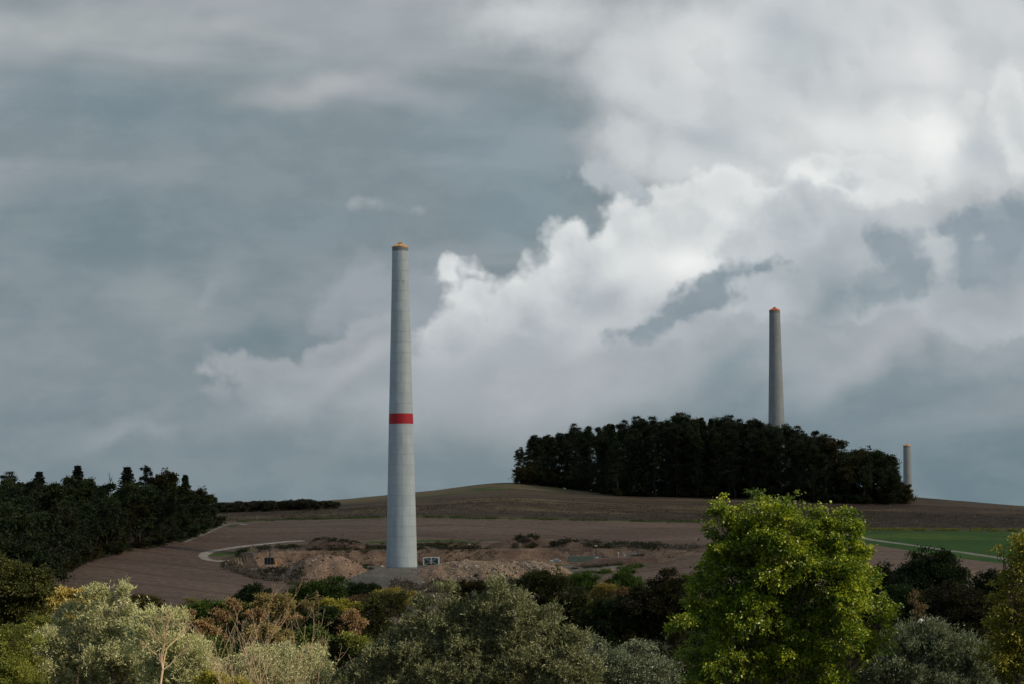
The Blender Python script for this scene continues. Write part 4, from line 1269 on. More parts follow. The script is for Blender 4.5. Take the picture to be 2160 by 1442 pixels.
broad('rusty_bush', 432, 290, [(428, 1325, 22, 14), (440, 1345, 20, 20), (420, 1335, 16, 12), (375, 1300, 20, 9)], 'rusty pink bush in front of the dark green tree', 'rust', 38, 420, cs=.4, cat='bush')
broad('green_tree', 535, 420, [(535, 1248, 20, 14), (530, 1268, 32, 22), (565, 1256, 9, 12), (500, 1275, 22, 14), (545, 1290, 30, 24)], 'deep green tree with a side knob against the ploughed field', 'darkgreen', 39, 900, cs=.6, ll=.34, lw=.26, tint0=.8)
broad('green_tree', 500, 350, [(490, 1300, 30, 24), (520, 1315, 36, 34), (480, 1330, 34, 30), (540, 1335, 30, 30)], 'dark green tree behind the tallest bare bush', 'darkgreen', 40, 1100, cs=.5, tint0=.9)
broad('tan_tree', 575, 330, [(570, 1270, 26, 16), (590, 1290, 30, 22), (550, 1290, 20, 18), (605, 1262, 12, 10)], 'thin tan tree rising above the bare bushes', 'tan', 41, 520, per=12, cs=.5, tint0=.35)
broad('rusty_bush', 490, 300, [(497, 1275, 18, 10), (470, 1300, 16, 16), (540, 1300, 20, 12)], 'orange tinged bush left of the thin tan tree', 'rust', 42, 330, cs=.4, cat='bush', tint0=.6)
broad('green_tree', 665, 410, [(640, 1245, 30, 16), (690, 1240, 34, 20), (665, 1262, 50, 24), (625, 1275, 34, 26), (650, 1300, 44, 30), (615, 1250, 16, 14), (705, 1262, 26, 24), (600, 1290, 24, 26)], 'broad mid green tree below the brown earth mound', 'midgreen', 43, 2000, cs=.6, ll=.32, lw=.25, tint0=.6)
broad('dark_yew', 755, 480, [(740, 1247, 22, 12), (770, 1245, 24, 12), (790, 1247, 16, 11), (755, 1258, 36, 14)], 'flat topped dark green thicket below the grey gravel slope', 'darkgreen', 44, 900, cs=.55, ll=.36, lw=.16, up=1.6, tint0=.8, cat='thicket')
broad('yellow_bush', 730, 330, [(715, 1290, 34, 22), (745, 1300, 26, 24), (700, 1275, 26, 12), (735, 1325, 24, 20)], 'yellow and tan speckled bush in the middle left', 'yellowgreen', 45, 1000, cs=.45, ll=.24, lw=.17, cat='bush', tv=.9)
broad('rusty_bush', 745, 300, [(745, 1312, 18, 22), (735, 1340, 20, 16), (725, 1322, 14, 14)], 'salmon coloured bush below the yellow speckled one', 'rust', 46, 330, cs=.4, cat='bush', tint0=.8)
broad('rusty_bush', 755, 390, [(765, 1266, 26, 11), (745, 1278, 20, 12), (785, 1262, 16, 9)], 'brownish red bush behind the round dark one', 'rust', 47, 380, cs=.45, cat='bush', tint0=.3)
broad('tan_bush', 670, 350, [(660, 1282, 32, 12), (685, 1276, 22, 10)], 'pale brown bush across the front of the broad green tree', 'tan', 48, 380, cs=.4, cat='bush', tint0=.4)
broad('green_bush', 690, 300, [(680, 1312, 34, 26), (650, 1330, 40, 24), (710, 1335, 26, 20)], 'dark green bush with pale bare stems in front', 'darkgreen', 49, 900, cs=.45, cat='bush', tint0=1.0)
broad('round_tree', 810, 330, [(815, 1285, 42, 30), (790, 1300, 34, 34), (840, 1270, 26, 20), (775, 1340, 50, 36), (735, 1380, 44, 40), (700, 1400, 40, 40)], 'round dark olive tree left of the wide willow', 'oliveoak', 50, 1900, cs=.42, ll=.22, lw=.17, tint0=.7)
broad('pale_bush', 850, 400, [(830, 1255, 34, 10), (865, 1262, 24, 11), (885, 1275, 18, 12)], 'pale straw coloured bush behind the round dark olive tree', 'gold', 51, 420, cs=.42, cat='bush', tint0=.5)
broad('low_bush', 470, 175, [(450, 1438, 34, 14), (500, 1446, 34, 14)], 'light green bush cut by the bottom edge, left of centre', 'yellowgreen', 52, 500, cs=.3, ll=.14, lw=.1, cat='bush', tint0=.7)
broad('brown_tree', 1150, 390, [(1130, 1225, 34, 18), (1165, 1232, 40, 24), (1110, 1240, 30, 20), (1190, 1260, 34, 30), (1140, 1262, 54, 34), (1210, 1290, 34, 34), (1150, 1310, 60, 44), (1225, 1330, 40, 44)], 'wide dull olive tree above the right shoulder of the wide willow', 'oliveoak', 53, 2600, cs=.55, ll=.3, lw=.24, tint0=.3)
broad('brown_tree', 1000, 430, [(985, 1240, 26, 14), (1010, 1245, 30, 18), (960, 1250, 24, 16), (1000, 1270, 50, 30)], 'low brown tree hidden between the tops of the wide willow', 'brownleaf', 54, 900, cs=.55, ll=.3, lw=.24, tint0=.5)
broad('green_tree', 1222, 450, [(1215, 1228, 20, 15), (1240, 1225, 18, 13), (1228, 1240, 28, 18)], 'bright green round tree, left of the pair against the dark field', 'midgreen', 55, 700, cs=.55, ll=.3, lw=.24, tint0=.7)
broad('green_tree', 1317, 450, [(1300, 1228, 20, 16), (1328, 1222, 22, 16), (1315, 1240, 34, 20), (1345, 1240, 14, 14)], 'bright green round tree, right of the pair against the dark field', 'midgreen', 56, 800, cs=.55, ll=.3, lw=.24, tint0=.7)
broad('cream_bush', 1278, 330, [(1265, 1246, 18, 10), (1285, 1252, 22, 12), (1262, 1262, 14, 12)], 'pale cream and yellow bush between the two bright green trees', 'gold', 57, 330, cs=.42, cat='bush', tint0=.6)
broad('rusty_bush', 1322, 320, [(1320, 1262, 24, 16), (1335, 1285, 20, 24), (1305, 1250, 14, 8)], 'dull rust brown bush below the right bright green tree', 'rust', 58, 420, cs=.45, cat='bush', tint0=.25)
broad('dark_tree', 1283, 300, [(1278, 1280, 30, 22), (1300, 1300, 34, 34), (1262, 1305, 34, 34), (1280, 1340, 54, 40)], 'round blackish green tree under the cream bush', 'darkgreen', 59, 1500, cs=.45, tint0=.6)
broad('dark_tree', 1395, 300, [(1420, 1228, 34, 18), (1445, 1238, 24, 20), (1400, 1260, 44, 36), (1370, 1290, 44, 40), (1430, 1290, 50, 44), (1380, 1330, 60, 50), (1350, 1270, 20, 30)], 'tall dark tree hard against the left side of the big maple', 'brownleaf', 60, 2300, cs=.5, ll=.28, lw=.22, tint0=.15)
broad('olive_shrub', 1280, 215, [(1255, 1375, 30, 30), (1290, 1390, 34, 34), (1340, 1395, 44, 34), (1300, 1430, 70, 40), (1390, 1430, 50, 40)], 'dim grey green shrubs right of the wide willow', 'willow3', 61, 1700, cs=.4, ll=.22, lw=.10, cat='shrub', tint0=.2)
broad('oak_tree', 1955, 330, [(1965, 1180, 36, 22), (1945, 1200, 34, 28), (1990, 1205, 34, 30), (1925, 1225, 34, 30), (1970, 1240, 60, 36), (2010, 1245, 30, 24), (1940, 1270, 60, 40)], 'round topped dark oak standing before the field road', 'darkgreen', 62, 2300, cs=.55, ll=.3, lw=.24, tint0=.4)
broad('oak_tree', 1865, 320, [(1863, 1205, 20, 20), (1850, 1225, 30, 24), (1890, 1225, 30, 20), (1870, 1260, 50, 36), (1860, 1300, 60, 44)], 'dark tree between the big maple and the round topped oak', 'darkgreen', 63, 1700, cs=.5, tint0=.3)
broad('oak_tree', 2085, 320, [(2090, 1225, 30, 20), (2065, 1240, 24, 20), (2110, 1240, 34, 24), (2085, 1270, 50, 36)], 'dark tree left of the yellowing tree at the right edge', 'darkgreen', 64, 1300, cs=.5, tint0=.3)
broad('brown_tree', 2020, 270, [(1990, 1265, 50, 34), (2040, 1280, 50, 34), (1960, 1310, 54, 40), (2030, 1330, 70, 46), (2100, 1330, 50, 50), (1900, 1330, 50, 40)], 'wide brown tinged tree behind the lower right willow', 'brownleaf', 65, 2300, cs=.48, ll=.27, lw=.2, tint0=.2)
broad('green_bush', 1895, 260, [(1895, 1265, 36, 24), (1870, 1290, 40, 34), (1915, 1290, 30, 30)], 'dim green bush right behind the big maple', 'darkgreen', 66, 800, cs=.45, tint0=.9, cat='bush')
broad('thin_shrub', 1936, 245, [(1933, 1268, 9, 18), (1940, 1290, 13, 20)], 'thin salmon leaved sapling left of the street lamp', 'rust', 67, 70, per=7, cs=.3, ll=.2, lw=.14, cat='shrub', tr=.1, tint0=.0)
broad('yellowing_tree', 2150, 165, [(2110, 1155, 14, 16), (2150, 1180, 26, 26), (2120, 1190, 22, 20), (2160, 1230, 36, 34), (2115, 1245, 20, 20), (2140, 1280, 44, 36), (2180, 1310, 60, 50), (2110, 1320, 24, 26), (2150, 1370, 50, 44), (2110, 1400, 40, 30), (2170, 1430, 60, 40), (2190, 1200, 40, 60)], 'airy yellowing tree cut by the right edge of the view', 'yellowgreen', 68, 1500, per=14, cs=.42, ll=.21, lw=.15, tint0=.25, tv=.9)

broad('rusty_bush', 610, 320, [(600, 1322, 24, 12), (630, 1312, 18, 10)], 'rusty bush under the broad mid green tree', 'rust', 90, 300, cs=.4, cat='bush', tint0=.5)
broad('tan_bush', 560, 270, [(545, 1335, 30, 16), (585, 1345, 26, 18)], 'yellowish tan bush behind the bare reddish stems', 'tan', 91, 420, cs=.4, cat='bush', tint0=.5)
broad('olive_bush', 770, 260, [(760, 1365, 26, 18), (735, 1352, 22, 16)], 'small olive bush between the round dark tree and the wide willow', 'olive', 92, 420, cs=.36, cat='bush', tint0=.3)
broad('yellow_bush', 1260, 300, [(1250, 1290, 14, 18), (1258, 1272, 10, 10)], 'narrow yellow leaved bush under the cream one', 'yellowgreen', 93, 160, cs=.36, cat='bush', tint0=.5)
broad('orange_bush', 385, 300, [(395, 1300, 16, 8), (372, 1312, 14, 9)], 'small orange bush showing over the smaller silvery willow', 'rust', 94, 160, cs=.36, cat='bush', tint0=.8)
broad('green_bush', 450, 255, [(450, 1365, 26, 20), (425, 1380, 22, 22), (470, 1390, 26, 22)], 'deep green bush right of the smaller silvery willow', 'midgreen', 95, 700, cs=.4, cat='bush', tint0=.5)
broad('green_bush', 640, 275, [(630, 1352, 30, 16), (665, 1345, 26, 18), (600, 1360, 26, 16)], 'deep green bush above the low round willow', 'midgreen', 96, 700, cs=.4, cat='bush', tint0=.4)
broad('green_bush', 480, 330, [(470, 1282, 16, 12), (505, 1290, 18, 14)], 'small green bush left of the thin tan tree', 'midgreen', 97, 300, cs=.4, cat='bush', tint0=.7)
# ---- bare trees and bushes
def bare(name, px, Y, tops, label, mat, seed, r0=.10, spread=.16, depth=3, cat='tree', nst=1, py0=None):
    """stems from the ground toward given crown points, each forking into finer shoots"""
    rng = np.random.default_rng(seed)
    base = G(px, Y)
    root = empty(name, tuple(base), label=label, cat=cat)
    k = Y / FPX
    fork0 = None
    if nst == 1 and py0 is not None:
        fork0 = P(py0[0], py0[1], Y) - base
        b = MB(); b.tube(limb_pts(rng, (0, 0, -.5), fork0, 7, .03, 0), np.linspace(r0 * 1.5, r0, 7), 8)
        b.build('trunk', M[mat], root, smooth=True)
    for (tx, ty) in tops:
        b = MB()
        e = P(tx, ty, Y) - base; e[1] += rng.normal(0, 1.0)
        a = fork0 if fork0 is not None else np.array([rng.normal(0, .4), rng.normal(0, .4), -.3])
        def grow(a, e, r, d):
            L = np.linalg.norm(e - a)
            pts = limb_pts(rng, a, e, 6, .10, .12)
            b.tube(pts, np.linspace(r, max(.009, r * .2), 6), 6 if d == depth else 4, cap=False)
            if d <= 0 or L < .4: return
            for i in range((9 if cat == 'tree' else 6) if d == depth else (5 if cat == 'tree' else 3)):
                s_ = rng.uniform(.35, .92)
                q = pts[0] + 0
                q = np.array([np.interp(s_, np.linspace(0, 1, 6), pts[:, j]) for j in range(3)])
                dirv = unit((e - a))
                side = unit(np.cross(dirv, rng.normal(size=3)))
                ln = L * (1 - s_ * .5) * rng.uniform(.25, .5)
                grow(q, q + unit(dirv * 1.0 + side * rng.uniform(.4, .8)) * ln, r * (1 - s_ * .6) * .5, d - 1)
        grow(a, e, r0 * (.75 if fork0 is not None else 1), depth)
        b.build('branch', M[mat], root, smooth=True)
    return root
bare('bare_tree', 344, 165, [(318, 1310), (345, 1318), (385, 1325), (298, 1352), (402, 1350), (362, 1290)], 'bare pale barked tree in front of the small silvery willow', 'barkpale', 71, r0=.075, py0=(343, 1412))
bare('bare_bush', 545, 172, [(505, 1300), (524, 1285), (562, 1275), (594, 1295), (540, 1310)], 'tall leafless reddish bush above the low round willow', 'barkpale', 72, r0=.055, cat='bush', nst=0)
bare('bare_bush', 500, 170, [(488, 1330), (498, 1310), (512, 1345), (478, 1360)], 'leafless reddish bush, left of the tall bare one', 'barkpale', 73, r0=.045, cat='bush', nst=0)
bare('bare_bush', 640, 174, [(662, 1300), (645, 1320), (618, 1305), (680, 1350)], 'thin leafless bush with a forked pale stem, right of the tall bare one', 'barkpale', 74, r0=.045, cat='bush', nst=0)
bare('bare_sapling', 682, 200, [(686, 1380), (690, 1385)], 'single short bare sapling beside the round dark olive tree', 'barkpale', 75, r0=.05, cat='bush', nst=0, depth=2)
bare('reddish_bush', 465, 185, [(455, 1350), (470, 1370), (460, 1380)], 'small bare rusty bush under the rusty pink one', 'barkpale', 76, r0=.03, cat='bush', nst=0)

# ---- kinds of tree for the woods, each built once
def proto_broad(seed, h, w_, ncl, leaf, per=14, cs=1.0, ll=.6, lw=.5, bark='barkdark', tint0=.5, zc=.58, hh=.8, tr=.3, n=8):
    rng = np.random.default_rng(seed)
    cr = Crown(rng, lobes_auto(rng, w_, h * hh, h * zc, n), ncl, inner=.2, bumpy=.16)
    v, f, t = broad_leaves(rng, cr, per, cs, ll, lw, .3, tint0=tint0, tvar=.6)
    return woody(rng, h, tr, cr, 30, .05, top=h * .85), crown_mesh(v, f, t), M[bark], M[leaf]
def proto_pine(seed, h, w_, leaf='needle', cz=.60, ch=.74, ncl=760, per=12):
    """tall bare pole with an uneven flat-clumped top"""
    rng = np.random.default_rng(seed)
    lob = []
    for i in range(20):
        t = (i + rng.random()) / 20
        z = h * (cz - ch / 2 + ch * t)
        rr = w_ * .5 * (1 - t ** 2.2) * .72
        a = i * 2.4 + rng.uniform(-.5, .5)
        s_ = rng.uniform(.7, 1.2)
        lob.append((rr * math.cos(a), rr * math.sin(a), z, w_ * .22 * s_, w_ * .22 * s_, h * .052 * s_))
    lob.append((0, 0, h * .94, w_ * .17, w_ * .17, h * .07)); lob.append((0, 0, h * .8, w_ * .28, w_ * .28, h * .09))
    cr = Crown(rng, lob, ncl, inner=.3, bumpy=.2)
    v, f, t = broad_leaves(rng, cr, per, .62, .48, .20, .5, flat=.55, droop=.05, tvar=.6)
    return woody(rng, h, .22, cr, 26, .05, top=h * .95), crown_mesh(v, f, t), M['barkdark'], M[leaf]
def proto_spruce(seed, h, w_, leaf='needle', gap=1.0):
    rng = np.random.default_rng(seed)
    cs, axs, ls, ws = [], [], [], []
    z = h * .12
    b = MB(); b.tube([(0, 0, -.5), (0, 0, h * .5), (0, 0, h)], [.26, .15, .03], 7)
    while z < h * .985:
        t = (z - h * .12) / (h * .88)
        R = w_ * .5 * (1 - t) ** .8 * rng.uniform(.8, 1.15) + .18
        nb = 10
        a0 = rng.uniform(0, 6.28)
        for i in range(nb):
            a = a0 + i * 6.283 / nb + rng.normal(0, .15)
            R_ = R * rng.uniform(.65, 1.15)
            d = np.array([math.cos(a), math.sin(a), 0])
            m = max(2, int(R_ / .45))
            if rng.random() < .25 and R_ > .8:
                b.tube([d * .05 + [0, 0, z], d * R_ * .6 + [0, 0, z - R_ * .1]], [.05, .02], 4, cap=False)
            for j in range(m):
                s_ = (j + rng.random()) / m
                c_ = d * R_ * s_ + np.array([0, 0, z - R_ * .32 * s_ + R_ * .18 * s_ ** 3])
                for side in (-1, 0, 1):
                    cs.append(c_ + rng.normal(0, .06, 3)); axs.append(d + np.array([-d[1], d[0], 0]) * side * .9 + np.array([0, 0, -.35 + rng.normal(0, .2)]))
                    ls.append(.72 * (1 - .25 * t)); ws.append(.46)
        z += gap * h / 44 * rng.uniform(.8, 1.2) * (1 - .45 * t)
    n = len(cs)
    v, f, t_ = leaf_quads(rng, np.array(cs), np.array(axs), np.array(ls), np.array(ws), .15, .1, rng.normal(.45, .3, n))
    return b.mesh('trunk', True), crown_mesh(v, f, t_), M['barkdark'], M[leaf]

PR = {'pine0': proto_pine(101, 26, 8), 'pine1': proto_pine(102, 28, 9), 'pine2': proto_pine(103, 25, 7, 'needleg', .56, .82), 'pine3': proto_pine(104, 27, 8.5, 'needle', .54, .86, 800),
      'spruce0': proto_spruce(105, 26, 8), 'spruce1': proto_spruce(106, 24, 7, 'needleg'),
      'oak0': proto_broad(107, 22, 13, 420, 'forestgreen', tint0=.35), 'oak1': proto_broad(108, 20, 12, 420, 'darkgreen', tint0=.2), 'oak2': proto_broad(109, 21, 11, 400, 'brownleaf', tint0=.15),
      'oak3': proto_broad(113, 18, 12, 460, 'forestgreen', tint0=.5, zc=.52, hh=.95),
      'edge0': proto_broad(110, 9, 8, 260, 'darkgreen', cs=.7, ll=.45, lw=.34, tint0=.3, zc=.48, hh=1.0, tr=.15), 'edge1': proto_broad(111, 8, 8, 260, 'brownleaf', cs=.7, ll=.45, lw=.34, tint0=.1, zc=.48, hh=1.0, tr=.15),
      'hedge0': proto_broad(112, 4.2, 5, 130, 'scrubbrown', cs=.45, ll=.4, lw=.3, zc=.5, hh=1.0, tr=.1), 'hedge1': proto_broad(114, 3.6, 6, 130, 'scrub', cs=.45, ll=.4, lw=.3, tint0=.2, zc=.5, hh=1.0, tr=.1)}
HGT = {'pine0': 26, 'pine1': 28, 'pine2': 25, 'pine3': 27, 'spruce0': 26, 'spruce1': 24, 'oak0': 22, 'oak1': 20, 'oak2': 21, 'oak3': 18, 'edge0': 9, 'edge1': 8, 'hedge0': 4.2, 'hedge1': 3.6}
NAME = {'p': 'pine_tree', 's': 'spruce_tree', 'o': 'broadleaf_tree', 'e': 'edge_shrub', 'h': 'hedge_bush'}
CATS = {'p': 'pine', 's': 'spruce', 'o': 'tree', 'e': 'shrub', 'h': 'bush'}
trng = np.random.default_rng(77)
def stand(kind, x, Y, h, label, group, wide=1.0, zoff=-.2):
    if kind[0] == 'e': zoff = -.16 * h
    tm, cm, bk, lf = PR[kind]
    s_ = h / HGT[kind]
    r = make_tree(NAME[kind[0]], (x, Y, gz(x, Y) + zoff), tm, cm, bk, lf, label, CATS[kind[0]], group, trng.uniform(0, 6.28), (s_ * wide, s_ * wide, s_))
    return r
def stand_px(kind, px, Y, pytop, label, group=None, wide=1.0):
    g = G(px, Y); h = P(px, pytop, Y)[2] - g[2]
    return stand(kind, g[0], Y, h, label, group, wide)

# hilltop wood: outline of tree tops against the sky
HT = [(1085, 985), (1092, 950), (1105, 935), (1125, 918), (1150, 912), (1180, 905), (1215, 898), (1245, 906), (1275, 895), (1305, 895), (1330, 885), (1360, 880), (1390, 878), (1420, 872), (1450, 874), (1480, 882),
      (1505, 878), (1540, 880), (1570, 884), (1600, 884), (1640, 894), (1670, 898), (1700, 908), (1730, 912), (1755, 922), (1775, 940), (1800, 934), (1830, 934), (1855, 940), (1880, 958), (1900, 985), (1912, 1005)]
htx, hty = zip(*HT)
front_py = lambda u: np.interp(u, [1085, 1150, 1230, 1300, 1450, 1600, 1750, 1900, 1925], [1019, 1024, 1034, 1045, 1048, 1052, 1060, 1064, 1058])
wg = 'trees of the hilltop wood'
rows = [(0, .80), (9, .90), (20, 1.0), (34, 1.0), (50, .98), (70, .95)]
cnt = 0
for ri, (dy_, tf) in enumerate(rows):
    n = 30
    for i in range(n):
        u = 1096 + (1892 - 1096) * (i + .5 + trng.uniform(-.42, .42)) / n
        if ri >= 3 and (u < 1110 or u > 1860): continue
        Yf = Yat(u, front_py(u), 1040, 1280)
        Y = Yf + dy_ + trng.uniform(-3, 3) + 2
        top = np.interp(u, htx, hty) + trng.uniform(-6, 13) + (1 - tf) * 120
        right = u > 1760
        kind = trng.choice(['oak0', 'oak1', 'oak2'] if right else ['pine0', 'pine1', 'pine2', 'pine3', 'pine0', 'spruce1' if 1280 < u < 1640 else 'pine3'])
        g = G(u, Y)
        h = P(u, top, Y)[2] - g[2]
        where = ['at the left end', 'left of the middle', 'in the middle', 'right of the middle', 'before the middle tower', 'at the right end'][int(np.clip((u - 1096) / 133, 0, 5))]
        row_ = 'front row' if ri == 0 else ('second row' if ri == 1 else 'hidden inner rows' if ri in (2, 3) else 'skyline row')
        lab = 'dark %s %s of the hilltop wood, %s' % ({'p': 'pine', 's': 'spruce', 'o': 'broadleaf tree'}[kind[0]], where, row_)
        stand(kind, g[0], Y, max(10, h), lab, wg, 1.0 if kind[0] != 'o' else .95)
# understorey along the wood's front
for i in range(46):
    u = (1092 + (1922 - 1092) * (i + trng.uniform(.1, .9)) / 34) if i < 34 else trng.uniform(1092, 1250)
    _ = (1922 - 1092) * (i + trng.uniform(.1, .9)) / 34
    if 1500 < u < 1680 and i % 2: continue
    Yf = Yat(u, front_py(u), 1040, 1280)
    g = G(u, Yf - 1)
    stand(trng.choice(['edge0', 'edge1']), g[0], Yf - 1 + trng.uniform(0, 4), trng.uniform(5, 10) * (1.3 if u < 1130 or u > 1850 else .8), 'dark shrub along the foot of the hilltop wood', 'shrubs at the foot of the hilltop wood', 1.2)
for dy2 in (8, 16, 30):
    for i in range(26):
        u = 1098 + (1915 - 1098) * (i + trng.uniform(.1, .9)) / 26
        Yf = Yat(u, front_py(u), 1040, 1280)
        g = G(u, Yf + dy2)
        stand(trng.choice(['edge0', 'edge1']), g[0], Yf + dy2, trng.uniform(8, 13), 'dark young tree under the pines of the hilltop wood', 'young trees inside the hilltop wood', 1.0)
for (kind, u, dy_, top, lab) in [('pine1', 1092, 4, 950, 'leaning outer pine at the left end of the hilltop wood'), ('pine3', 1128, 6, 914, 'twin tipped pine second from the left end of the hilltop wood'),
        ('pine0', 1437, 14, 870, 'highest round headed pine of the hilltop wood'), ('spruce1', 1482, 16, 876, 'pointed spruce right of the highest pine'), ('spruce1', 1502, 16, 878, 'smaller pointed spruce, second right of the highest pine'),
        ('oak2', 1740, 16, 908, 'thin crowned birch-like tree standing proud right of the middle tower'), ('oak0', 1870, 8, 942, 'big dark oak near the right end of the hilltop wood'), ('oak1', 1832, 12, 932, 'brown tinged oak left of the big dark one'),
        ('oak3', 1912, 2, 1022, 'small outlying oak at the foot of the farthest tower')]:
    Yf = Yat(u, float(front_py(u)), 1040, 1280)
    stand_px(kind, u, Yf + dy_, top, lab)

# forest on the left
fg = 'trees of the left hand forest'
edge_px = np.array([(478, 1104), (455, 1112), (420, 1128), (380, 1142), (330, 1152), (270, 1162), (210, 1176), (160, 1196), (125, 1218)], float)
EP = np.array([G(px, Yat(px, py))[:2] for px, py in edge_px])
topline = lambda u: np.interp(u, [-60, 0, 60, 110, 160, 200, 230, 270, 300, 350, 395, 430, 455, 478], [1012, 1010, 1006, 1010, 1006, 1014, 1020, 1012, 1012, 1008, 1022, 1034, 1054, 1078])
seg = np.concatenate([[0], np.cumsum(np.linalg.norm(np.diff(EP, axis=0), axis=1))])
def edge_at(s_): return np.array([np.interp(s_, seg, EP[:, j]) for j in range(2)])
cnt = 0
for ri, back in enumerate([3, 10, 18, 28, 40, 55, 72, 92]):
    n = int(seg[-1] / 9.5)
    for i in range(n):
        e = edge_at(seg[-1] * (i + trng.random()) / n)
        x = e[0] - back * trng.uniform(.75, 1.05); Y = e[1] + back * .45
        u = 1080 + x / Y * FPX
        if u < -70 or u > 474: continue
        z = gz(x, Y)
        pyg = 1070 - z / Y * FPX
        tl = topline(u) + 4.8
        lim = (pyg - tl) * Y / FPX                       # height that just reaches the sky line
        h = min(trng.uniform(15, 24) if ri < 3 else trng.uniform(22, 32), lim + trng.uniform(-2.5, 2.0))
        if h < 6: continue
        kind = trng.choice(['oak0', 'oak1', 'oak2', 'oak3', 'pine2', 'spruce1'], p=[.26, .22, .14, .2, .1, .08]) if ri < 3 else trng.choice(['oak1', 'pine0', 'pine1', 'spruce0', 'oak3', 'pine3'])
        where = ['at the left edge of the view', 'in the left part', 'in the middle', 'in the right part', 'at the right tip'][int(np.clip((u + 20) / 100, 0, 4))]
        row_ = 'field side row' if ri == 0 else ('outer rows' if ri < 3 else 'upper slope rows')
        lab = 'dark %s, left forest, %s, %s' % ({'p': 'pine', 's': 'spruce', 'o': 'broadleaf tree'}[kind[0]], where, row_)
        stand(kind, x, Y, h, lab, fg)
for i in range(60):
    e = edge_at(seg[-1] * (i + trng.random()) / 60)
    u = 1080 + e[0] / e[1] * FPX
    if -60 < u: stand(trng.choice(['edge0', 'edge1']), e[0] - trng.uniform(0, 5), e[1], trng.uniform(3.5, 7.5), 'dark shrub closing the edge of the left hand forest', 'shrubs along the forest edge', 1.3)
# trees standing along the near flank below (0..120 px)
for (u, Y, top) in [(-30, 560, 1080), (20, 600, 1060), (60, 640, 1050), (100, 660, 1090), (10, 520, 1140), (60, 560, 1150), (-20, 640, 1030), (40, 700, 1020), (90, 720, 1040), (130, 745, 1080), (150, 780, 1060)]:
    stand_px(trng.choice(['oak0', 'oak1', 'oak3']), u, Y, top, 'dark broadleaf tree low on the near flank of the left hand forest', fg, 1.0)
for (kind, u, Y, top, lab, wd) in [('spruce0', 163, 930, 977, 'ragged spruce on the left skyline, highest left of the dead snag', 1.7), ('spruce0', 268, 925, 980, 'broad dark spruce on the skyline right of the dead snag', 1.9),
        ('pine3', 307, 935, 978, 'upright pine beside the broad dark spruce', .8), ('oak2', 336, 930, 974, 'feathery high crowned birch on the left skyline', .8), ('spruce1', 391, 940, 997, 'slim pointed spruce near the right end of the left forest', 1.4),
        ('oak2', 420, 950, 1016, 'sparse light tree at the right end of the left forest', .7), ('spruce0', 82, 900, 990, 'tufted spruce on the skyline at the far left', 1.8), ('pine0', 20, 900, 994, 'low rounded pine at the far left skyline', 1.2)]:
    stand_px(kind, u, Y, top, lab, None, wd)
for (u, Y, top, sd, lab) in [(232, 915, 996, 81, 'dead bare snag on the left skyline'), (366, 935, 1000, 82, 'thin dead stem left of the slim spruce')]:
    bare('dead_tree', u, Y, [(u - 2, top), (u + 3, top + 8)], lab, 'barkdark', sd, r0=.22, depth=2, py0=(u, top + 30))

# hedge on the horizon
for i in range(46):
    u = 455 + (716 - 455) * (i + trng.random()) / 46
    Y = 1125 + trng.uniform(-9, 9)
    g = G(u, Y)
    top = np.interp(u, [455, 520, 590, 640, 690, 716], [1057, 1054, 1053, 1050, 1052, 1058]) + trng.uniform(-1.5, 3)
    h = max(2.2, P(u, top, Y)[2] - g[2])
    stand(trng.choice(['hedge0', 'hedge1']), g[0], Y, h, 'brown bush in the hedge along the horizon left of the tower', 'hedge bushes on the horizon', 1.0)

# valley fill: dark trees behind and between the nearer ones
vg = 'dark trees on the valley floor'
vmax = lambda u: np.interp(u, [-60, 100, 200, 320, 400, 500, 600, 720, 860, 1000, 1150, 1290, 1400, 1460, 1800, 2160], [1330, 1335, 1330, 1318, 1320, 1318, 1325, 1290, 1280, 1262, 1258, 1275, 1262, 1255, 1262, 1268])
for Y in (250, 290, 335, 385, 440, 500, 555):
    st = 6.5 if Y < 400 else 8
    half = Y * 1180 / FPX
    x = -half
    while x < half:
        u = 1080 + x / Y * FPX
        yy = Y + trng.uniform(-18, 18)
        z = gz(x, yy)
        lim = P(u, float(vmax(u)) + trng.uniform(0, 22), yy)[2] - z
        h = min(trng.uniform(9, 15), lim)
        if h > 2.5:
            kind = trng.choice(['edge0', 'edge1', 'oak3', 'oak2'])
            lab = 'dark tree on the valley floor behind the sunlit willows' if kind[0] == 'o' else 'dark shrub on the valley floor behind the sunlit willows'
            stand(kind, x, yy, h, lab, vg, 1.25 if kind[0] == 'e' and h < 9 else 1.0)
        x += st * trng.uniform(.8, 1.3)

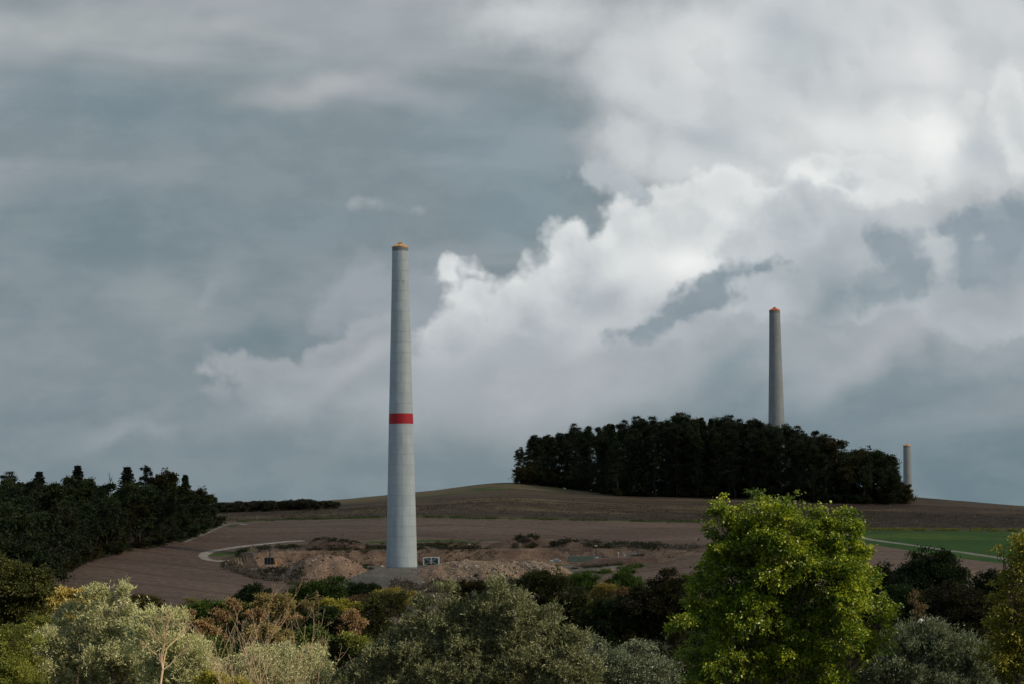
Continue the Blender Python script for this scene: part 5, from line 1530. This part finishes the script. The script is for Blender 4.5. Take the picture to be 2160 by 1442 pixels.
# ------------------------------------------------------------------ scrub, grass tufts (nobody could count them)
def tufts(name, n, fu, fy, h, leaf, seed, per=12, w_=.5, up=1.4, ll=.45, lw=.14):
    """fu(): column range, fy(u): distance range; clumps of stalks on the ground"""
    rng = np.random.default_rng(seed)
    u = rng.uniform(fu[0], fu[1], n)
    y0, y1 = fy(u)
    Y = y0 + (y1 - y0) * rng.random(n)
    keep = fbm(u / 22 + seed, Y / 5, seed) > -.02
    u, Y = u[keep], Y[keep]; n = len(u)
    x = (u - 1080) / FPX * Y
    z = ground_z(x, Y)
    # stand on heaps where there are any
    dg = bpy.context.evaluated_depsgraph_get()
    for i in range(n):
        ok, loc, *_r = S.ray_cast(dg, Vector((x[i], Y[i], z[i] + 8)), Vector((0, 0, -1)), distance=10)
        if ok: z[i] = loc.z
    hh = h * rng.lognormal(0, .45, n)
    off = rng.normal(size=(n, per, 3)) * np.array([w_, w_, 0])
    off[..., 2] = rng.random((n, per)) * hh[:, None] * .6
    c = np.stack([x, Y, z], 1)[:, None] + off
    ax = rng.normal(size=(n, per, 3)) * .6 + np.array([0, 0, up])
    N = n * per
    t = np.clip(rng.normal(.5, .3, n), 0, 1)[:, None] + rng.normal(0, .15, (n, per))
    v, f, t = leaf_quads(rng, c.reshape(-1, 3), ax.reshape(-1, 3), (ll * h * 1.4 * rng.lognormal(0, .3, N)), lw * h * 1.6 * np.ones(N) + .08, .1, .1, t.ravel())
    return link(name, np_mesh(name, v, f, attr={'tint': t}), M[leaf], kind='stuff')
pbk = lambda a, b: (lambda u: (pit_back(u) + a, pit_back(u) + b))
pfr = lambda a, b: (lambda u: (pit_front(u) + a, pit_front(u) + b))
tufts('dark_scrub', 900, (500, 760), pbk(3, 18), 1.0, 'scrub', 201)
tufts('dark_scrub', 1500, (770, 1010), pbk(3, 22), .9, 'scrub', 202)
tufts('dark_scrub', 1800, (1080, 1400), pbk(3, 20), 1.2, 'scrub', 203)
tufts('withered_scrub', 900, (1180, 1480), pbk(4, 20), 1.0, 'scrubgrey', 204)
tufts('dark_scrub', 420, (700, 1060), pbk(-1, 4), .7, 'scrub', 205)
tufts('dark_scrub', 420, (1185, 1425), pfr(-1, 10), .8, 'scrub', 206)
tufts('low_green_weeds', 700, (1170, 1350), pfr(-14, -6), .8, 'midgreen', 207)
tufts('withered_scrub', 1700, (470, 640), pfr(-24, -2), 1.0, 'scrubgrey', 208)
tufts('dark_scrub', 500, (470, 640), pfr(-24, -2), .9, 'scrub', 209)
tufts('withered_scrub', 1700, (820, 1190), pfr(-34, -16), 1.0, 'scrubgrey', 210)
tufts('dark_scrub', 1300, (840, 1160), pfr(-32, -14), .9, 'scrub', 211)
tufts('low_green_weeds', 18, (760, 800), pfr(-4, 2), .9, 'scrub', 212, per=30)
tufts('heath_tufts', 9000, (470, 2180), lambda u: (np.full_like(u, 1046.), np.full_like(u, 1130.)), .7, 'scrubgrey', 213, per=5, w_=1.4, up=1.1)
tufts('heath_tufts', 5000, (470, 2180), lambda u: (np.full_like(u, 1048.), np.full_like(u, 1110.)), .8, 'scrubbrown', 214, per=6, w_=1.6, up=1.0)
tufts('field_edge_grass', 2200, (500, 1720), lambda u: (1037 + 3 * np.sin(u / 260), 1043 + 3 * np.sin(u / 260)), .8, 'midgreen', 215, per=6)
tufts('field_edge_crop', 1600, (1760, 2180), lambda u: (np.full_like(u, 1027.), np.full_like(u, 1034.)), .9, 'olive', 216, per=7)
tufts('forest_edge_weeds', 900, (120, 480), lambda u: (np.interp(u, edge_px[::-1, 0], EP[::-1, 1]) - 4, np.interp(u, edge_px[::-1, 0], EP[::-1, 1]) + 1), .7, 'scrub', 217)

# street lamp standing in the lower right willow
Yl = 186
lb = G(1953, Yl)
zt = P(1951, 1308, Yl)[2] - lb[2]
sl_ = empty('street_lamp', tuple(lb), label='street lamp with a white domed head poking out of the lower right willow', cat='street lamp')
b = MB(); b.tube([(0, 0, -.3), (0, 0, zt * .5), (.06, 0, zt - .45)], [.09, .07, .05], 10); b.build('pole', M['mast'], sl_, smooth=True)
b = MB(); b.lathe([(.02, zt + .16), (.12, zt + .15), (.22, zt + .08), (.275, zt - .02), (.28, zt - .06), (.24, zt - .06)][::-1], 20); b.build('dome', M['whitebox'], sl_, smooth=True)
b = MB(); b.lathe([(.10, zt - .46), (.20, zt - .36), (.235, zt - .08)], 16); b.build('lantern', M['black'], sl_)
b = MB(); b.lathe([(.14, zt - .5), (.14, zt - .44), (.06, zt - .42)], 12); b.build('collar', M['mast'], sl_)
b = MB(); b.tube([(.16, 0, zt - .35), (.42, 0, zt - .1), (.52, 0, zt + .08)], [.03, .03, .06], 8); b.build('side_arm', M['zinc'], sl_)
